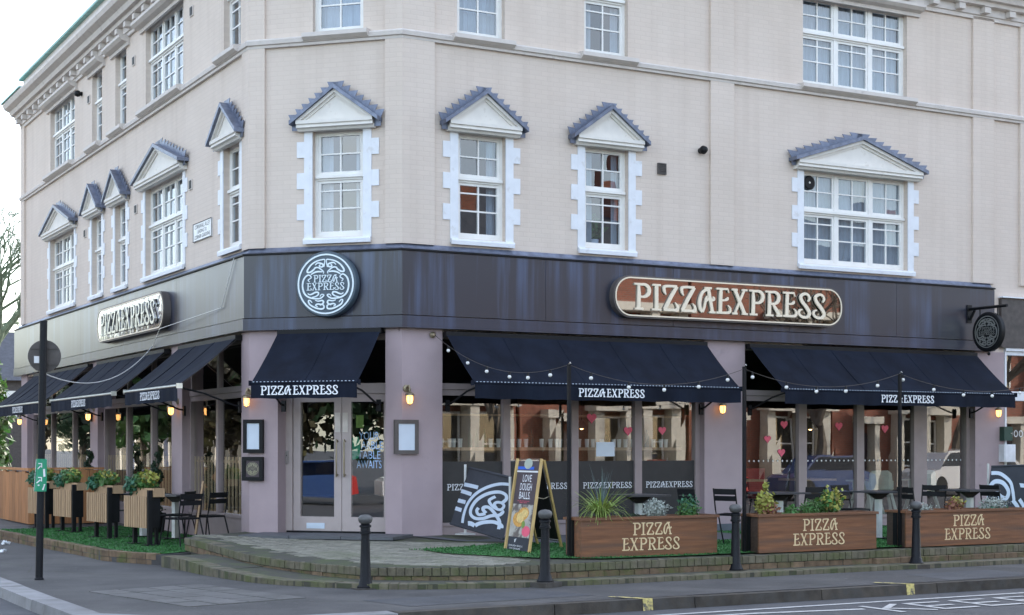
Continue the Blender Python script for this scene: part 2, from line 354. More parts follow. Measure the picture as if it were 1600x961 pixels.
def single(name, mb, m, label, cat, mw=None, group=None, smooth=False):
    o = link(name, mb.mesh(name, m, smooth) if isinstance(mb, MB) else mb, None, mw or Matrix()); o['label'] = label; o['category'] = cat
    if group: o['group'] = group
    return o
def struct(name, mb, m, parent=None, mw=None, kind='structure', smooth=False):
    return link(name, mb.mesh(name, m, smooth) if isinstance(mb, MB) else mb, parent, mw, kind)
def copy_thing(src, mw, label, group=None):
    r = src.copy(); col.objects.link(r); r.matrix_basis = mw; W[r.name] = mw; r['label'] = label
    if group: r['group'] = group
    for ch in [x for x in KIDS(src)]:
        c = ch.copy(); col.objects.link(c); c.parent = r; W[c.name] = mw @ ch.matrix_basis
        for g in KIDS(ch):
            e = g.copy(); col.objects.link(e); e.parent = c
    return r
def KIDS(o): return list(o.children)
def FRM(x, y, ang, z=0.): return Matrix.Translation((x, y, z)) @ Matrix.Rotation(ang, 4, 'Z')
# ------------------------------------------------------------------ facade frames
C2 = Vector((-1.6989, 24.1)); AR = math.atan2(.48068, .87689)
C1 = Vector((-4.1494, 24.8152)); AC = AR - math.pi / 4; AL = AR - math.pi / 2; LC = 2.5528
FR_ = FRM(C2.x, C2.y, AR); FC = FRM(C1.x, C1.y, AC); FL = FRM(C1.x, C1.y, AL)   # left wall runs to negative u
T8 = math.tan(R(22.5))
def at(F, u, d, z=0): return F @ Vector((u, -d, z))
def sub(F, u=0, d=0, z=0, rot=0): return F @ Matrix.Translation((u, -d, z)) @ Matrix.Rotation(rot, 4, 'Z')
def px(x, y, Y): return ((x - 800) / 2440 * Y, Y, 1.7 - (y - 700) * Y / 2440)
# ------------------------------------------------------------------ lettering
def crv(pts, k=5):
    out = []
    P = [pts[0]] + list(pts) + [pts[-1]]
    for i in range(1, len(P) - 2):
        p0, p1, p2, p3 = P[i - 1], P[i], P[i + 1], P[i + 2]
        for j in range(k):
            t = j / k
            out.append(tuple(.5 * (2 * p1[c] + (p2[c] - p0[c]) * t + (2 * p0[c] - 5 * p1[c] + 4 * p2[c] - p3[c]) * t * t + (3 * p1[c] - p0[c] - 3 * p2[c] + p3[c]) * t ** 3) for c in range(len(p1))))
    out.append(tuple(pts[-1])); return out
def ribbon(mb, pts, d, th=0., f=None, w=None):
    # pts: (x,z,width); flat ribbon at depth d, raised by th; f maps (x,z,d)->(u,d,z)
    f = f or (lambda x, z, d: (x, d, z)); n = len(pts); A = []; B = []
    for i, p in enumerate(pts):
        q0 = pts[max(i - 1, 0)]; q1 = pts[min(i + 1, n - 1)]
        tx, tz = q1[0] - q0[0], q1[1] - q0[1]; l = math.hypot(tx, tz) or 1
        ww = (w if w else p[2]) / 2; nx, nz = -tz / l * ww, tx / l * ww
        A.append((p[0] + nx, p[1] + nz)); B.append((p[0] - nx, p[1] - nz))
    top = [f(x, z, d + th) for x, z in A] + [f(x, z, d + th) for x, z in B]
    fs = [(i, i + 1, n + i + 1, n + i) for i in range(n - 1)]
    if th:
        bot = [f(x, z, d) for x, z in A] + [f(x, z, d) for x, z in B]
        fs += [(2 * n + i, 2 * n + i + 1, i + 1, i) for i in range(n - 1)]
        fs += [(3 * n + i, n + i, n + i + 1, 3 * n + i + 1) for i in range(n - 1)]
        fs += [(0, n, 3 * n, 2 * n), (n - 1, 3 * n - 1, 4 * n - 1, 2 * n - 1)]
        top = top + bot
    mb.add(top, fs)
t_, k_ = .135, .075
GL = {
 'P': (.66, [[(.17, 1, k_), (.19, .6, t_), (.17, 0, t_)], [(.0, .965, .07), (.32, .965, .07)], [(.02, .035, .07), (.36, .035, .07)],
       crv([(.2, .95, .08), (.45, .95, .1), (.6, .82, t_), (.58, .62, t_), (.42, .5, .09), (.2, .5, .07)])]),
 'I': (.38, [[(.19, 1, t_), (.19, 0, t_)], [(.02, .965, .07), (.36, .965, .07)], [(.0, .035, .07), (.38, .035, .07)]]),
 'Z': (.68, [crv([(.14, .62, .03), (.07, .74, .1), (.06, .9, .11), (.2, .95, .09), (.6, .95, .09)]), [(.6, .95, .12), (.35, .55, t_), (.08, .06, .12)],
       crv([(.04, .05, .09), (.4, .05, .09), (.6, .06, .11), (.63, .18, .1), (.52, .34, .03)])]),
 'A': (.74, [crv([(.46, .95, .1), (.2, .78, .1), (.08, .45, t_), (.1, .16, .12), (.2, .03, .09)]), crv([(.2, .03, .09), (.28, .22, .09), (.34, .5, .08), (.4, .66, .05)]),
       [(.45, .97, .13), (.54, .5, .13), (.64, .03, .12)], [(.3, .965, .07), (.6, .965, .07)], [(.5, .035, .07), (.76, .035, .07)],
       crv([(.34, .42, .04), (.45, .54, .1), (.58, .5, .09), (.7, .55, .11), (.66, .64, .05)])]),
 'E': (.62, [crv([(.2, .96, .13), (.18, .5, t_), (.17, .04, .13)]), [(.0, .965, .07), (.5, .965, .075), (.55, .82, .03)], crv([(.18, .52, .07), (.36, .53, .07), (.48, .58, .1), (.5, .66, .04)]),
       crv([(.0, .04, .075), (.4, .045, .09), (.58, .08, .1), (.6, .22, .08), (.5, .34, .03)])]),
 'X': (.7, [[(.12, .97, .13), (.56, .03, .14)], [(.55, .97, .08), (.12, .03, .08)], [(.0, .965, .07), (.24, .965, .07)], [(.44, .965, .07), (.68, .965, .07)], [(.0, .035, .07), (.24, .035, .07)], [(.44, .035, .07), (.7, .035, .07)]]),
 'S': (.62, [crv([(.46, .66, .04), (.54, .78, .1), (.46, .93, .09), (.28, .96, .1), (.13, .84, .12), (.2, .64, .13), (.42, .4, .14), (.54, .18, .13), (.42, .04, .1), (.18, .04, .1), (.04, .16, .1), (.08, .3, .08), (.2, .33, .04)])]),
}
GL['R'] = (.74, GL['P'][1] + [[(.32, .5, .08), (.48, .28, .13), (.64, .03, .12)], [(.5, .035, .07), (.76, .035, .07)]])
def pe_width(s, gap=.07): return sum((.14 if c == ' ' else GL[c][0] + gap) for c in s) - gap
def pe_text(mb, s, cu, z0, h, d, th=0., squash=1., f=None, gap=.07, bold=1.):
    x = cu - pe_width(s, gap) * h * squash / 2; k = 0
    for c in s:
        if c == ' ': x += .14 * h * squash; continue
        wd, st = GL[c]
        for q in st:
            ribbon(mb, [(x + a * h * squash, z0 + b * h, ww * h * bold) for a, b, ww in q], d + k * .0004, th, f); k += 1
        x += (wd + gap) * h * squash
    return mb
_tm = {}
def text_raw(s):
    if s not in _tm:
        cu = bpy.data.curves.new('lettering_curve', 'FONT'); cu.body = s; cu.align_x = 'CENTER'; cu.resolution_u = 3
        o = bpy.data.objects.new('lettering_curve', cu); col.objects.link(o)
        dg = bpy.context.evaluated_depsgraph_get(); me = bpy.data.meshes.new_from_object(o.evaluated_get(dg))
        vs = [tuple(v.co) for v in me.vertices]; fs = [tuple(p.vertices) for p in me.polygons]
        bpy.data.objects.remove(o); bpy.data.curves.remove(cu); bpy.data.meshes.remove(me)
        x0 = min(v[0] for v in vs); x1 = max(v[0] for v in vs); y0 = min(v[1] for v in vs); y1 = max(v[1] for v in vs)
        _tm[s] = ([((v[0] - x0) / (x1 - x0) - .5, (v[1] - y0) / (y1 - y0)) for v in vs], fs)
    return _tm[s]
def text(mb, s, cu, z0, width, h, d, f=None):
    vs, fs = text_raw(s); f = f or (lambda x, z, d: (x, d, z))
    mb.add([f(cu + x * width, z0 + y * h, d) for x, y in vs], fs); return mb
# round emblem: strokes in a unit disc (x right, z up), mirrored
def nrm(L): return [((x - 570) / 330, (455 - y) / 360) for x, y in L]
ORN = [nrm(q) for q in [
 [(548, 240), (560, 150), (520, 146), (450, 165), (390, 205), (345, 265), (340, 298), (375, 300), (420, 270), (440, 245), (480, 245), (520, 275), (545, 300), (540, 322)],
 [(385, 330), (430, 305), (480, 295), (530, 300)],
 [(440, 212), (470, 185), (520, 195), (545, 215), (520, 238), (490, 225), (505, 205)],
 [(370, 425), (350, 400), (388, 370), (370, 340), (340, 340), (300, 380), (280, 450), (285, 520), (310, 580), (360, 620), (430, 638), (500, 638), (545, 605), (540, 588), (515, 590), (500, 615)],
 [(345, 572), (370, 587), (400, 580), (440, 560), (475, 560), (480, 585), (450, 610), (400, 622)],
 [(400, 690), (375, 660), (355, 665), (370, 710), (430, 750), (500, 772), (545, 765), (548, 730), (520, 715), (500, 728)],
 [(440, 660), (480, 672), (530, 665), (545, 690), (520, 715), (470, 708), (445, 725), (470, 742)]]]
def emblem(mb, cu, cz, r, d, th=0., ring=True, letters=True, wd=.05):
    k = 0
    for s in ORN:
        for sg in (1, -1):
            n = len(s); c = crv([(cu + sg * x * r * .93, cz + z * r * .93, (wd * (.45 + .75 * math.sin(math.pi * (i + .6) / (n + .2)))) * r) for i, (x, z) in enumerate(s)], 4)
            ribbon(mb, c, d + k * .0004, th); k += 1
    if ring:
        ribbon(mb, [(cu + .97 * r * math.cos(a * math.pi / 24), cz + .97 * r * math.sin(a * math.pi / 24), .05 * r) for a in range(49)], d + .0002, th)
    if letters:
        pe_text(mb, 'PIZZA', cu, cz + .06 * r, .24 * r, d + .02 * th, th, 1.05)
        pe_text(mb, 'EXPRESS', cu, cz - .2 * r, .24 * r, d + .02 * th, th, 1.12)
    return mb
# ------------------------------------------------------------------ the corner building
bld = thing('corner_building', 'cream painted brick corner building with dark blue shopfront fascia and mauve pilasters', 'building', FR_)
ZL, ZT = 3.5, 10.9
def wall_holes(F, u0, u1, z0, z1, holes, name='wall'):
    mb = MB(); us = sorted({u0, u1, *[h[0] for h in holes], *[h[1] for h in holes]}); zs = sorted({z0, z1, *[h[2] for h in holes], *[h[3] for h in holes]})
    for a, b in zip(us, us[1:]):
        for c, e in zip(zs, zs[1:]):
            if not any(h[0] <= (a + b) / 2 <= h[1] and h[2] <= (c + e) / 2 <= h[3] for h in holes):
                mb.quad((a, 0, c), (b, 0, c), (b, 0, e), (a, 0, e))
    for a, b, c, e in holes:
        q = -.24
        mb.quad((a, 0, c), (a, q, c), (a, q, e), (a, 0, e)); mb.quad((b, 0, c), (b, q, c), (b, q, e), (b, 0, e))
        mb.quad((a, 0, c), (b, 0, c), (b, q, c), (a, q, c)); mb.quad((a, 0, e), (b, 0, e), (b, q, e), (a, q, e))
    return part(name, mb, 'wall', bld, F)
S1, S2, H1, H2 = 5.0, 8.2, 6.70, 9.84
RW = [(1.39, .85), (3.725, .85), (9.1, 2.46)]
LW = [(-.92, .85), (-4.85, 2.46), (-7.92, .85), (-9.87, .85), (-13.15, 2.46)]
CW = [(1.49, .85)]
RU = [(1.38, .85), (3.72, .85), (9.09, 2.46)]
hol = lambda ws, s, h: [(c - w / 2, c + w / 2, s, h) for c, w in ws]
wall_holes(FR_, 0, 22, ZL, ZT, hol(RW, S1, H1) + hol(RU, S2, H2))
wall_holes(FC, 0, LC, ZL, ZT, hol(CW, S1, H1) + hol(CW, S2, H2))
wall_holes(FL, -17.62, 0, ZL, ZT, hol(LW, S1, H1) + hol(LW, S2, H2))
# closing walls and roof (behind what the photograph shows)
A = at(FR_, 22, 0); B = at(FR_, 22, -13); Cc = at(FL, -17.62, 0); D = Cc + (at(FR_, 0, -13) - at(FR_, 0, 0)) * .6
inv = FR_.inverted()
def lo(p, z): q = inv @ Vector((p[0], p[1], 0)); return (q.x, -q.y, z)
rb = MB()
pl = [at(FL, -17.62, 0), at(FC, 0, 0), at(FR_, 0, 0), A, B, D + Vector((0, 0, 0))]
Lend = at(FL, -17.62, -12)
pl = [at(FL, -17.62, 0), at(FC, 0, 0), at(FR_, 0, 0), A, B, Lend]
rb.ext([lo(p, ZT - .12) for p in pl], [lo(p, ZT - .02) for p in pl])
for p, q in ((A, B), (B, Lend), (Lend, pl[0])):
    rb.quad(lo(p, 0), lo(q, 0), lo(q, ZT - .13), lo(p, ZT - .13))
part('rear_shell', rb, 'trim', bld)
for z in (3.62, 7.55):
    part('floor_slab', MB().ext([lo(p, z) for p in [Vector(p) * .985 + Vector((.0, .45, 0)) for p in pl]], [lo(p, z + .2) for p in [Vector(p) * .985 + Vector((0, .45, 0)) for p in pl]]), 'room', bld)
# corner piers, wall strips, downpipe
for F, a, b, d in ((FR_, 0, .54, .05), (FR_, 5.81, 6.31, .05), (FR_, 11.95, 12.5, .05), (FR_, 13.2, 13.7, .05), (FC, 0, .26, .05), (FC, LC - .26, LC, .05), (FL, -.30, 0, .05), (FL, -17.62, -17.2, .05)):
    m0 = T8 if (F is FR_ and a == 0) or (F is FC and a == 0) else 0
    m1 = T8 if (F is FC and b == LC) or (F is FL and b == 0) else 0
    mb = MB().prof([(0.001, 4.86), (d, 4.86), (d, 9.95), (0.001, 9.95)], a, b, m0, m1)
    part('wall_strip', mb, 'wall', bld, F)
spans = ((FR_, 0, 22, T8, 0), (FC, 0, LC, T8, T8), (FL, -17.62, 0, 0, T8))
for F, a, b, m0, m1 in spans:
    mb = MB().prof([(0, 8.02), (.055, 8.02), (.06, 8.06), (.09, 8.07), (.10, 8.13), (.07, 8.16), (0, 8.18)], a, b, m0, m1)
    part('string_course', mb, 'trim', bld, F)
    mb = MB().prof([(0, 9.9), (.05, 9.9), (.05, 9.97), (.08, 9.98), (.08, 10.12), (.20, 10.13), (.22, 10.2), (.30, 10.21), (.34, 10.3), (.46, 10.36), (.5, 10.44), (.5, 10.49), (0, 10.5)], a, b, m0, m1)
    mb.prof([(0, 10.51), (.3, 10.51), (.3, 10.80), (0, 10.80)], a + (1.6 if F is FL else 0), b, m0, m1)
    part('cornice', mb, 'trim', bld, F)
    mb = MB().prof([(0, 10.805), (.40, 10.805), (.40, 10.86), (0, 10.88)], a + (1.5 if F is FL else 0), b, m0, m1)
    if F is FL: mb.prof([(0, 10.505), (.54, 10.495), (.54, 10.53), (0, 10.6)], a - .05, a + 2.2, 0, 0)
    part('copper_edge', mb, 'copper', bld, F)
br = MB().box(-.08, .08, .08, .2, 10.0, 10.11).box(-.1, .1, .08, .22, 10.115, 10.128).mesh('cornice_bracket', 'trim')
for F, a, b, n in ((FR_, .35, 13.5, 21), (FC, .35, 2.2, 4), (FL, -17.4, -.35, 27)):
    for i in range(n): link('cornice_bracket', br, bld, sub(F, a + (b - a) * i / (n - 1)))
# ---- windows
def one_bars(mb, u0, u1, z0, z1, d, cols, rows):
    for i in range(1, cols):
        x = u0 + (u1 - u0) * i / cols; mb.box(x - .013, x + .013, d - .035, d, z0, z1)
    for r in rows: mb.box(u0, u1, d - .034, d - .001, z0 + (z1 - z0) * r - .012, z0 + (z1 - z0) * r + .012)
def window(F, c, w, s, h, style, seed):
    rnd = random.Random(seed); n = 1 if w < 1 else 3; u0, u1 = c - w / 2, c + w / 2; d = -.10
    ztr = s + .95
    fr = MB().box(u0, u0 + .05, d - .08, d, s, h).box(u1 - .05, u1, d - .08, d, s, h).box(u0 + .05, u1 - .05, d - .08, d, s, s + .06).box(u0 + .05, u1 - .05, d - .08, d, h - .06, h)
    fr.box(u0 + .05, u1 - .05, d - .08, d + .015, ztr - .045, ztr + .045).box(u0 + .02, u1 - .02, d, d + .05, ztr - .015, ztr + .03)
    lw = (w - .1 - (n - 1) * .07) / n; xs = [u0 + .05 + i * (lw + .07) for i in range(n)]
    for x in xs[1:]: fr.box(x - .07, x, d - .079, d + .004, s + .06, ztr - .045).box(x - .07, x, d - .079, d + .004, ztr + .045, h - .06)
    wf = part('window', fr, 'frame', bld, F)
    for x in xs:
        for z0, z1, low in ((s + .06, ztr - .045, 1), (ztr + .045, h - .06, 0)):
            sh = MB(); q = .045; dd = d - .012
            sh.box(x, x + q, dd - .045, dd, z0, z1).box(x + lw - q, x + lw, dd - .045, dd, z0, z1).box(x + q, x + lw - q, dd - .045, dd, z0, z0 + q).box(x + q, x + lw - q, dd - .045, dd, z1 - q, z1)
            one_bars(sh, x + q, x + lw - q, z0 + q, z1 - q, dd - .004, 2, (.47, .84) if (low and style) else (.5,))
            part('casement', sh, 'frame', wf, F)
            # panes, each set a hair out of true as old glass is
            for i in range(2):
                for j in range(2):
                    pu0 = x + q + (lw - 2 * q) * i / 2; pu1 = x + q + (lw - 2 * q) * (i + 1) / 2
                    pz0 = z0 + q + (z1 - z0 - 2 * q) * j / 2; pz1 = z0 + q + (z1 - z0 - 2 * q) * (j + 1) / 2
                    t1, t2 = rnd.uniform(-.004, .004), rnd.uniform(-.003, .003); e = dd - .025
                    part('pane', MB().quad((pu0, e - t1 - t2, pz0), (pu1, e + t1 - t2, pz0), (pu1, e + t1 + t2, pz1), (pu0, e - t1 + t2, pz1)), 'glass_up', wf, F)
    # curtain behind
    def cloth(a, b, z0, z1, wav, name='curtain'):
        mb = MB(); k = max(4, int((b - a) / .02)); P = [(a + (b - a) * i / k, -.24 - .018 * math.sin(i * wav + seed) - .01 * math.sin(i * wav * 2.7)) for i in range(k + 1)]
        for (x0, e0), (x1, e1) in zip(P, P[1:]): mb.quad((x0, e0, z0), (x1, e1, z0), (x1, e1, z1), (x0, e0, z1))
        part(name, mb, 'curtain', wf, F, smooth=True)
    if style in (1, 3):
        cloth(u0 + .05, u0 + .05 + w * rnd.uniform(.12, .26), s + .1, h - .05, .9); cloth(u1 - .05 - w * rnd.uniform(.1, .2), u1 - .05, s + .1, h - .05, .9)
    if style == 2: cloth(u0 + .04, u1 - .04, s + .06, h - .05, .7)
    if style == 3 and n == 3: cloth(c - w * .12, c + w * .1, s + .1, h - .05, .8)
    # room behind
    q0, q1, dp = u0 - .3, u1 + .3, -2.4
    rm = MB(); a, b = s - .3, h + .25
    rm.quad((q0, dp, a), (q1, dp, a), (q1, dp, b), (q0, dp, b)); rm.quad((q0, -.26, a), (q0, dp, a), (q0, dp, b), (q0, -.26, b)); rm.quad((q1, -.26, a), (q1, dp, a), (q1, dp, b), (q1, -.26, b))
    rm.quad((q0, -.26, a), (q1, -.26, a), (q1, dp, a), (q0, dp, a)); rm.quad((q0, -.26, b), (q1, -.26, b), (q1, dp, b), (q0, dp, b))
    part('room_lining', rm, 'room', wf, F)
    return wf
step_mesh = MB().prism([(-.09, -.12), (-.09, .128), (.088, .14), (.034, .015), (.03, -.12)], 0, .012).mesh('flashing_step', 'lead')
def pediment(F, c, w, first=False):
    hw = .64 if w < 1 else 1.46; zb, za = 6.66, 7.28; pj = .185; sl = (za - (zb + .16)) / hw
    mb = MB()
    mb.prof([(0.002, zb), (.10, zb), (.12, zb + .03), (.17, zb + .045), (pj - .03, zb + .09), (pj, zb + .1), (pj, zb + .155), (0.002, zb + .16)], c - hw, c + hw, 0, 0)
    p = part('pediment', mb, 'pedtrim', bld, F)
    ty = MB().prism([(c - hw + .08, zb + .16), (c + hw - .08, zb + .16), (c, zb + .16 + (hw - .08) * sl)], .002, .10)
    part('tympanum', ty, 'pedtrim', p, F)
    for sg in (1, -1):
        rk = MB()
        def bar(lo0, lo1, d0, d1):   # raking strip between two parallel lines below the roof
            q = [(c + sg * hw, zb + .16 + lo0), (c, zb + .16 + hw * sl + lo0), (c, zb + .16 + hw * sl + lo1), (c + sg * hw, zb + .16 + lo1)]
            rk.prism(q, d0, d1)
        bar(-.055, .0, .003, pj - .015); bar(-.10, -.0555, .003, pj - .06)
        part('raking_moulding', rk, 'pedtrim', p, F)
        ld = MB(); q = [(c + sg * (hw + .10), zb + .16 - .10 * sl), (c + sg * (hw + .10), zb + .225 - .10 * sl), (c, za + .072), (c, za + .004)]
        ld.prism(q, .0, pj + .035)
        # rolls on the lead
        m = 3 if w < 1 else 5
        part('lead_capping', ld, 'lead', p, F)
        n = 7 if w < 1 else 9
        for i in range(n):
            f = (i + .5) / n; x = c + sg * (hw + .13) * (1 - f); z = za + .03 - sl * (hw + .13) * (1 - f)
            Mx = sub(F, x, .072 + .0015 * i, z) @ Matrix.Rotation(sg * random.uniform(-.05, .05), 4, 'Y')
            if sg > 0: Mx = Mx @ Matrix.Diagonal((1 if w < 1 else 1.7, 1, 1, 1))
            else: Mx = Mx @ Matrix.Diagonal((-1 if w < 1 else -1.7, 1, 1, 1))
            # the dovetail of each step points away from the apex
            o = link('flashing_step', step_mesh, p, Mx)
def surround(F, c, w):
    a, b = c - w / 2, c + w / 2; mb = MB(); t = .14; d = .02
    sd_ = {-1: MB().box(a - t, a, .002, d, 4.93, 6.67), 1: MB().box(b, b + t, .002, d, 4.93, 6.67)}
    for z in (5.28, 5.77, 6.26):
        zz = z; sd_[-1].box(a - t - .125, a - t - .0005, .002, d - .001, zz, zz + .25); sd_[1].box(b + t + .0005, b + t + .125, .002, d - .001, zz, zz + .25)
    for k in sd_: part('quoin_surround', sd_[k], 'white', bld, F)
    part('window_sill', MB().prof([(-.1, 4.97), (.03, 4.955), (.03, 4.90), (.07, 4.895), (.075, 4.955), (.06, 4.985), (-.1, 5.0)], a - t, b + t), 'white', bld, F)
def hood(F, c, w):
    part('window_hood', MB().prof([(.0, 9.74), (.05, 9.74), (.06, 9.80), (.16, 9.83), (.22, 9.88), (.22, 9.93), (0, 9.935)], c - w / 2 - .28, c + w / 2 + .28), 'trim', bld, F)
    part('window_sill', MB().prof([(-.1, 8.2), (.02, 8.2), (.17, 8.185), (.17, 8.12), (.14, 8.10), (.11, 8.08), (-.1, 8.08)], c - w / 2 - .12, c + w / 2 + .12), 'trim', bld, F)
sd = 1
STY = {('R', 0): 3, ('R', 1): 1, ('R', 2): 2, ('C', 0): 3, ('L', 0): 1, ('L', 1): 2, ('L', 2): 2, ('L', 3): 2, ('L', 4): 1}
for F, ws, tag in ((FR_, RW, 'R'), (FC, CW, 'C'), (FL, LW, 'L')):
    for i, (c, w) in enumerate(ws):
        window(F, c, w, S1, H1, STY[(tag, i)], sd); sd += 1
        pediment(F, c, w); surround(F, c, w)
for F, ws, tag in ((FR_, RU, 'R'), (FC, CW, 'C'), (FL, LW, 'L')):
    for i, (c, w) in enumerate(ws):
        window(F, c, w, S2, H2, 1 if (tag == 'R' and i == 1) else 2, sd); sd += 1
        hood(F, c, w)
# fan set in the first pane of the wide right window; plant on the sill of the second window
fan = MB().lathe([(.001, -.118), (.12, -.118), (.13, -.10), (.10, -.09), (.001, -.095)], (8.09, 0, 6.47), 20, 'd')
part('extractor_fan', fan, 'black', bld)
part('extractor_fan_hub', MB().lathe([(.001, -.094), (.02, -.09), (.001, -.085)], (8.09, 0, 6.47), 10, 'd'), 'steel', bld)
pt = thing('window_plant', 'green pot plant inside the first floor window second from the corner', 'plant', sub(FR_, 3.72, -.42, 5.02))
part('foliage', MB().leaves((0, 0, .38), (.26, .14, .24), 260, .07, 2.2), 'leafgreen', pt); part('pot', MB().lathe([(.07, 0), (.10, .18), (.09, .18)]), 'paper', pt)
# ---- fascia
for F, a, b, m0, m1, fr in ((FR_, 0, 12.42, T8, 0, 'R'), (FC, 0, LC, T8, T8, 'C'), (FL, -18.0, 0, 0, T8, 'L')):
    part('fascia_lip', MB().prof([(0, 3.55), (.155, 3.555), (.155, 3.738), (0, 3.738)], a, b, m0, m1), 'fascialip', bld, F)
    cuts = [a, b] if fr == 'C' else [a + (b - a) * i / 5 for i in range(6)]
    for i, (x, y) in enumerate(zip(cuts, cuts[1:])):
        e0 = m0 if i == 0 else 0; e1 = m1 if i == len(cuts) - 2 else 0
        part('fascia_panel', MB().prof([(.0, 3.752), (.135, 3.752), (.135, 4.735), (.0, 4.735)], x + (0 if e0 else .003), y - (0 if e1 else .003), e0, e1), 'fascia', bld, F)
    part('fascia_cap', MB().prof([(0, 4.74), (.165, 4.74), (.165, 4.762), (0, 4.765)], a, b, m0, m1), 'black', bld, F)
    part('lead_flashing', MB().prof([(0.003, 4.768), (.15, 4.768), (.05, 4.80), (.012, 4.86), (0.003, 4.865)], a, b, m0, m1), 'lead', bld, F)
part('soffit', MB().box(-.05, 12.4, -.35, -.0, 3.50, 3.548), 'black', bld); part('soffit', MB().box(0, LC, -.34, 0, 3.50, 3.548), 'black', bld, FC); part('soffit', MB().box(-17.6, 0, -.36, 0, 3.50, 3.548), 'black', bld, FL)
# ---- pilasters (mauve render)
def pil(F, a, b, m0=0, m1=0, d=.03, z0=0):
    part('pilaster', MB().prof([(-.36, z0), (d, z0), (d, 3.548), (-.36, 3.548)], a, b, m0, m1), 'mauve', bld, F)
pil(FR_, 0, .68, T8, 0); pil(FC, LC - .26, LC, 0, T8); pil(FC, 0, .48, T8, 0); pil(FL, -.37, 0, 0, T8)
pil(FR_, 5.69, 6.55); pil(FR_, 12.02, 12.78); pil(FL, -4.25, -3.6); pil(FL, -10.35, -9.7); pil(FL, -17.62, -16.9)
for a, b in ((5.688, 6.552), (12.018, 12.782)):
    part('plinth', MB().box(a, b, .0, .045, 0, .39), 'plinth', bld)
# ---- shopfronts
def shopfront(F, u0, u1, mull, sill, vinyl=None, dots=False, d=-.12, blind=True):
    fr = MB(); t = .06
    fr.box(u0, u1, d - .14, d + .02, 0, sill).box(u0, u1, d - .1, d + .04, sill, sill + .05)
    fr.box(u0, u1, d - .09, d, 2.53, 2.62).box(u0, u1, d - .085, d + .02, 2.625, 2.72).box(u0, u1, d - .09, d, 3.42, 3.545)
    ms = [(u0, u0 + .07)] + mull + [(u1 - .09, u1)]
    for a, b in ms: fr.box(a, b, d - .08, d + .012, sill + .052, 2.528).box(a, b, d - .08, d - .005, 2.722, 3.418)
    sf = part('shop_window', fr, 'mauvewood', bld, F)
    for (a0, a), (b, b1) in zip(ms, ms[1:]):
        rt = random.uniform(-.006, .006); e = d - .045
        part('pane', MB().quad((a, e - rt, sill + .05), (b, e + rt, sill + .05), (b, e + rt * .6, 2.53), (a, e - rt * .6, 2.53)), 'glass', sf, F)
        part('transom_pane', MB().quad((a, e, 2.72), (b, e, 2.72), (b, e + .004, 3.42), (a, e - .004, 3.42)), 'glass', sf, F)
        if vinyl:
            part('window_vinyl', MB().box(a, b, e + .012, e + .014, sill + .052, vinyl), 'vinyl', sf, F)
            tx = MB(); pe_text(tx, 'PIZZAEXPRESS', (a + b) / 2 + .03, 1.03, .10, e + .016, squash=1.12); part('lettering', tx, 'letterwhite', sf, F)
        if dots:
            dm = MB(); n = int((b - a) / .105)
            for i in range(n): dm.lathe([(.001, e + .0112), (.016, e + .011), (.001, e + .0115)], (a + .06 + i * .105, 0, 1.47), 8, 'd')
            part('manifestation_dots', dm, 'dot', sf, F, kind='stuff')
    return sf
sf1 = shopfront(FR_, .68, 5.69, [(1.84, 1.97), (3.12, 3.25), (4.36, 4.50)], .47, vinyl=1.485)
sf2 = shopfront(FR_, 6.55, 12.02, [(7.86, 8.04), (9.21, 9.38), (10.60, 10.92)], .42, dots=True)
shopfront(FL, -3.6, -.37, [(-2.1, -1.98)], .55); shopfront(FL, -9.7, -4.25, [(-6.12, -6.0), (-7.92, -7.8)], .55); shopfront(FL, -16.9, -10.35, [(-12.6, -12.5), (-14.8, -14.7)], .55)
def heart(mb, cu, cz, s, d):
    P = [(16 * math.sin(t) ** 3 / 17 * s, (13 * math.cos(t) - 5 * math.cos(2 * t) - 2 * math.cos(3 * t) - math.cos(4 * t)) / 17 * s) for t in [i * math.pi / 12 for i in range(24)]]
    mb.prism([(cu + x, cz + z) for x, z in P], d, d + .003)
for cu, cz, s, sf in ((7.49, 2.12, .085, sf2), (7.12, 1.86, .08, sf2), (7.43, 1.62, .085, sf2), (8.75, 2.10, .09, sf2), (9.85, 2.06, .09, sf2), (3.46, 2.2, .10, sf1), (4.18, 1.99, .09, sf1), (4.87, 2.0, .085, sf1)):
    h_ = MB(); heart(h_, cu + .07, cz, s, -.155); part('heart_sticker', h_, 'heart', sf, FR_)
part('notice', MB().box(3.62, 3.98, -.158, -.155, 1.56, 1.80), 'paper', sf1)
# timber screens behind the lower half of the left windows
bt = MB().box(-.014, .014, -.2, -.17, .56, 1.55).mesh('timber_batten', 'battenwood')
for a, b, n in ((-3.5, -.5, 17), (-9.6, -4.35, 27), (-16.8, -10.45, 31)):
    for i in range(n): link('timber_batten', bt, bld, sub(FL, a + (b - a) * i / (n - 1)))
    part('batten_rail', MB().box(a, b, -.23, -.205, .58, .63).box(a, b, -.23, -.205, 1.45, 1.49), 'slatwood', bld, FL)
